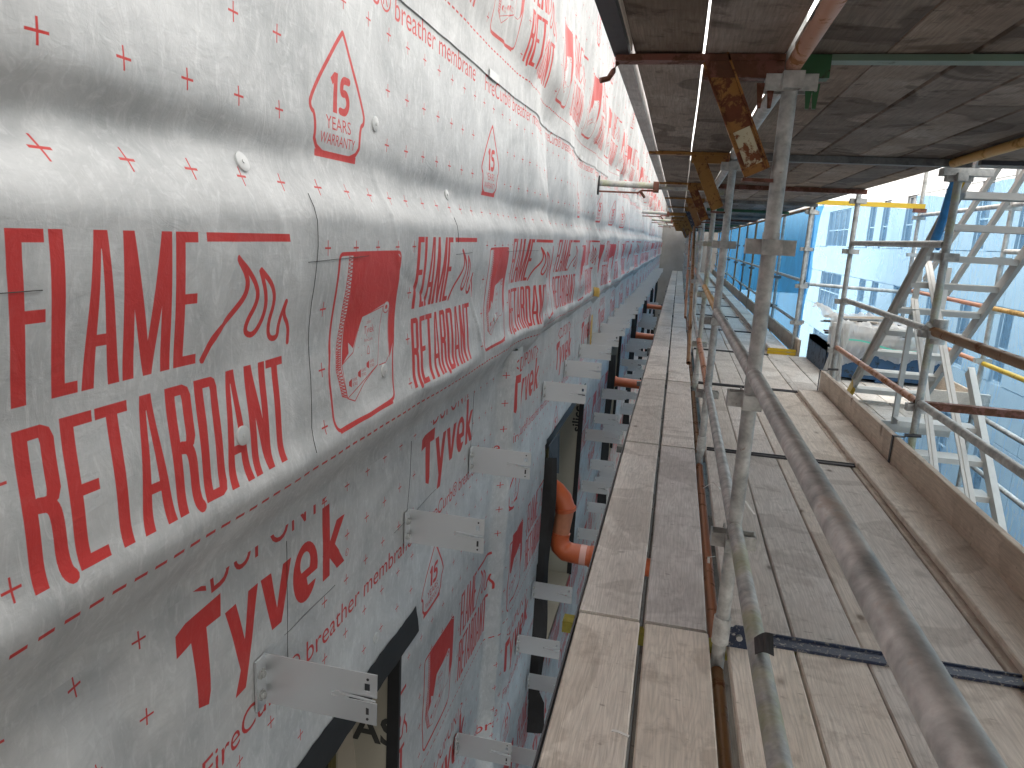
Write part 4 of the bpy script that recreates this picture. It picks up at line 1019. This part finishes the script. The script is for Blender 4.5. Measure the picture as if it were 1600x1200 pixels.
for k in range(9):   # bunched tail hanging at the left corner
    P = [(1.80+.02*k+.03*math.sin(k*2+t*3), 8.76-.03*math.sin(k+t*4), -.80-.75*t) for t in np.linspace(0, 1, 9)]; m_.tube(P, [.018+.012*math.sin(k+i) for i in range(9)], 7)
part('polythene_tail', m_, M['film'], pb, True)
m_ = MB(); P = [(1.84+.05*math.sin(t*3), 8.78, -1.25+.30*t) for t in np.linspace(0, 1, 6)]+[(1.95+t*.9, 8.765-.01*math.sin(t*9), -.99-.10*t+.02*math.sin(t*8)) for t in np.linspace(0, 1, 12)]
for a, b in zip(P[:-1], P[1:]): m_.bar(a, b, .004, .018)
m_.bar((2.62, 8.77, -1.02), (2.78, 9.1, -.78), .004, .03); part('strap', m_, M['teal'], pb)

# ------------------------------------------------------------------ debris netting
def net(name, P, w, h, mat, label, amp=.05, nu=80, nv=40, seed=0., sag=0.):
    """P: function (s in metres, z) -> (x, y) base line"""
    s_, z_ = np.meshgrid(np.linspace(0, w, nu), np.linspace(h[0], h[1], nv), indexing='ij')
    xy = np.array([P(a) for a in s_.ravel()]).reshape(nu, nv, 4)
    d = amp*(fbm(s_*1.1+seed, z_*1.3, 4)+.6*np.sin(s_*2.2+z_*.8+seed)*.4)
    zz = z_ + sag*np.sin(s_*2.4)*ss(h[1]-.6, h[1], z_)
    v = np.stack([xy[..., 0]+xy[..., 2]*d, xy[..., 1]+xy[..., 3]*d, zz], -1).reshape(-1, 3)
    idx = np.arange(nu*nv).reshape(nu, nv); m_ = MB()
    m_.add(v.tolist(), np.stack([idx[:-1,:-1], idx[1:,:-1], idx[1:,1:], idx[:-1,1:]], -1).reshape(-1, 4).tolist())
    return single(name, m_, M[mat], label, 'debris netting', True)
net('debris_net', lambda s: (1.775, 10.5+s, 1, 0), 26, (-3.6, .60), 'net_dense', 'deep blue debris netting hung along the outer uprights beyond the loading bay', .09, 240, 36, 1.)
net('debris_net', lambda s: (3.17, 2.4+s, 1, 0), 8.6, (-7, .74), 'net', 'pale blue see-through debris netting behind the stair', .10, 110, 60, 4., .05)
net('debris_net', lambda s: (1.80+s, 11.0, 0, 1), 1.37, (-7, .60), 'net', 'pale blue netting across the end of the loading bay below the yellow beam', .07, 40, 60, 8., .03)
# gathered blue netting round the stair post
m_ = MB(); m_.tube([(1.70, 5.32, .52), (1.72, 5.42, .40), (1.74, 5.55, .25), (1.76, 5.70, .10), (1.80, 5.72, .05)], [.02, .032, .028, .034, .012], 9)
single('rolled_net', m_, mat_plain('gathered_blue_net', (.03, .22, .52), .6, 0, .4, 12, .8, 20), 'strip of gathered blue netting tied round the outer upright by the stair', 'debris netting', True)

# ------------------------------------------------------------------ cable ties and scraps
def tie(pts, lb):
    m_ = MB()
    for a, b in zip(pts[:-1], pts[1:]): m_.bar(a, b, .010, .002)
    single('cable_tie', m_, M['white_pl'], lb, 'cable tie')
tie([(-.055, 1.875, ZD+.002), (-.035, 1.872, ZD+.004), (-.004, 1.862, ZD+.003)], 'white plastic sliver lying across the gap between the two inner boards')
tie([(.30, 2.83, -1.0), (.35, 2.80, -.985), (.385, 2.76, -1.02)], 'white cable tie end sticking out to the right of the nearest upright')
tie([(.262, 3.05, -1.38), (.255, 3.0, -1.33), (.275, 2.97, -1.31)], 'white cable tie on the rusty tube in the board gap')
tie([(.265, 2.95, -1.0), (.235, 2.98, -.98), (.20, 3.0, -1.02)], 'curved white cable tie end left of the nearest upright')

# ------------------------------------------------------------------ setting: street, end wall, building across the street
m_ = MB(); m_.box((-60, -60, -11.6), (160, 200, -11.5)); single('ground', m_, M['asphalt'], 'street surface far below the scaffold', kind='structure')
ew = MB(); ew.box((-1.9, 37.8, -11), (.55, 38.2, 4)); ew.box((.95, 37.8, -11), (3.2, 38.2, 4)); ew.box((.55, 37.95, -11), (.95, 38.2, 4))
single('end_wall', ew, M['concrete'], 'grey concrete wall closing the far end of the walkway', 'wall')
ob = thing('office_building', 'pale panelled building across the street with narrow dark windows, seen through the netting', 'building', (9, 25, -11.5))
m_ = MB(); m_.box((9.12, -6, -11.5), (22, 54, 3.92)); part('core_wall', m_, M['joint'], ob)
wins = [(21.8, 22.6), (24.7, 25.6), (28.0, 28.8), (32.05, 33.2), (35.6, 36.7), (37.9, 39.1), (43.4, 49.2), (17.6, 18.5), (14.2, 15.0), (11.0, 12.0), (7.5, 8.3), (3, 3.9), (-2, -1.1)]
edges = sorted(set([-6] + [e for w in wins for e in w] + [30.5, 34.6, 41.2, 50.9, 54, 20.1, 26.8, 16.3, 13, 9.5, 5.6, .5, -4]))
wset = {w for w in wins}
for lv in range(-3, 1):
    zb = .23+3.65*lv; z1 = zb+2.12
    for a, b in zip(edges[:-1], edges[1:]):
        if (a, b) in wset:
            f_ = MB(); f_.box((9.06, a+.01, zb), (9.11, a+.07, z1)); f_.box((9.06, b-.07, zb), (9.11, b-.01, z1)); f_.box((9.06, a+.07, zb), (9.11, b-.07, zb+.06)); f_.box((9.06, a+.07, z1-.06), (9.11, b-.07, z1)); f_.box((9.06, a+.07, zb+.95), (9.11, b-.07, zb+1.0))
            if b-a > 3:
                for k in range(1, 4): yy = a+(b-a)*k/4; f_.box((9.06, yy-.03, zb+.06), (9.11, yy+.03, z1-.06))
            fo = part('window', f_, M['frame'], ob); g = MB(); g.box((9.095, a+.07, zb+.06), (9.105, b-.07, z1-.06)); part('pane', g, M['glass'], fo)
        else:
            g = MB(); g.box((8.98+random.uniform(0, .006), a+.012, zb+.012), (9.11, b-.012, z1-.012)); part('panel', g, M['panel'], ob)
    bands = [-6, .5, 5.6, 9.5, 13, 16.3, 20.1, 22.6, 26.8, 30.5, 34.6, 41.2, 46, 50.9, 54]
    for a, b in zip(bands[:-1], bands[1:]):
        g = MB(); g.box((8.99+random.uniform(0, .006), a+.012, z1+.012), (9.11, b-.012, zb+3.65-.012)); part('panel', g, M['panel'], ob)
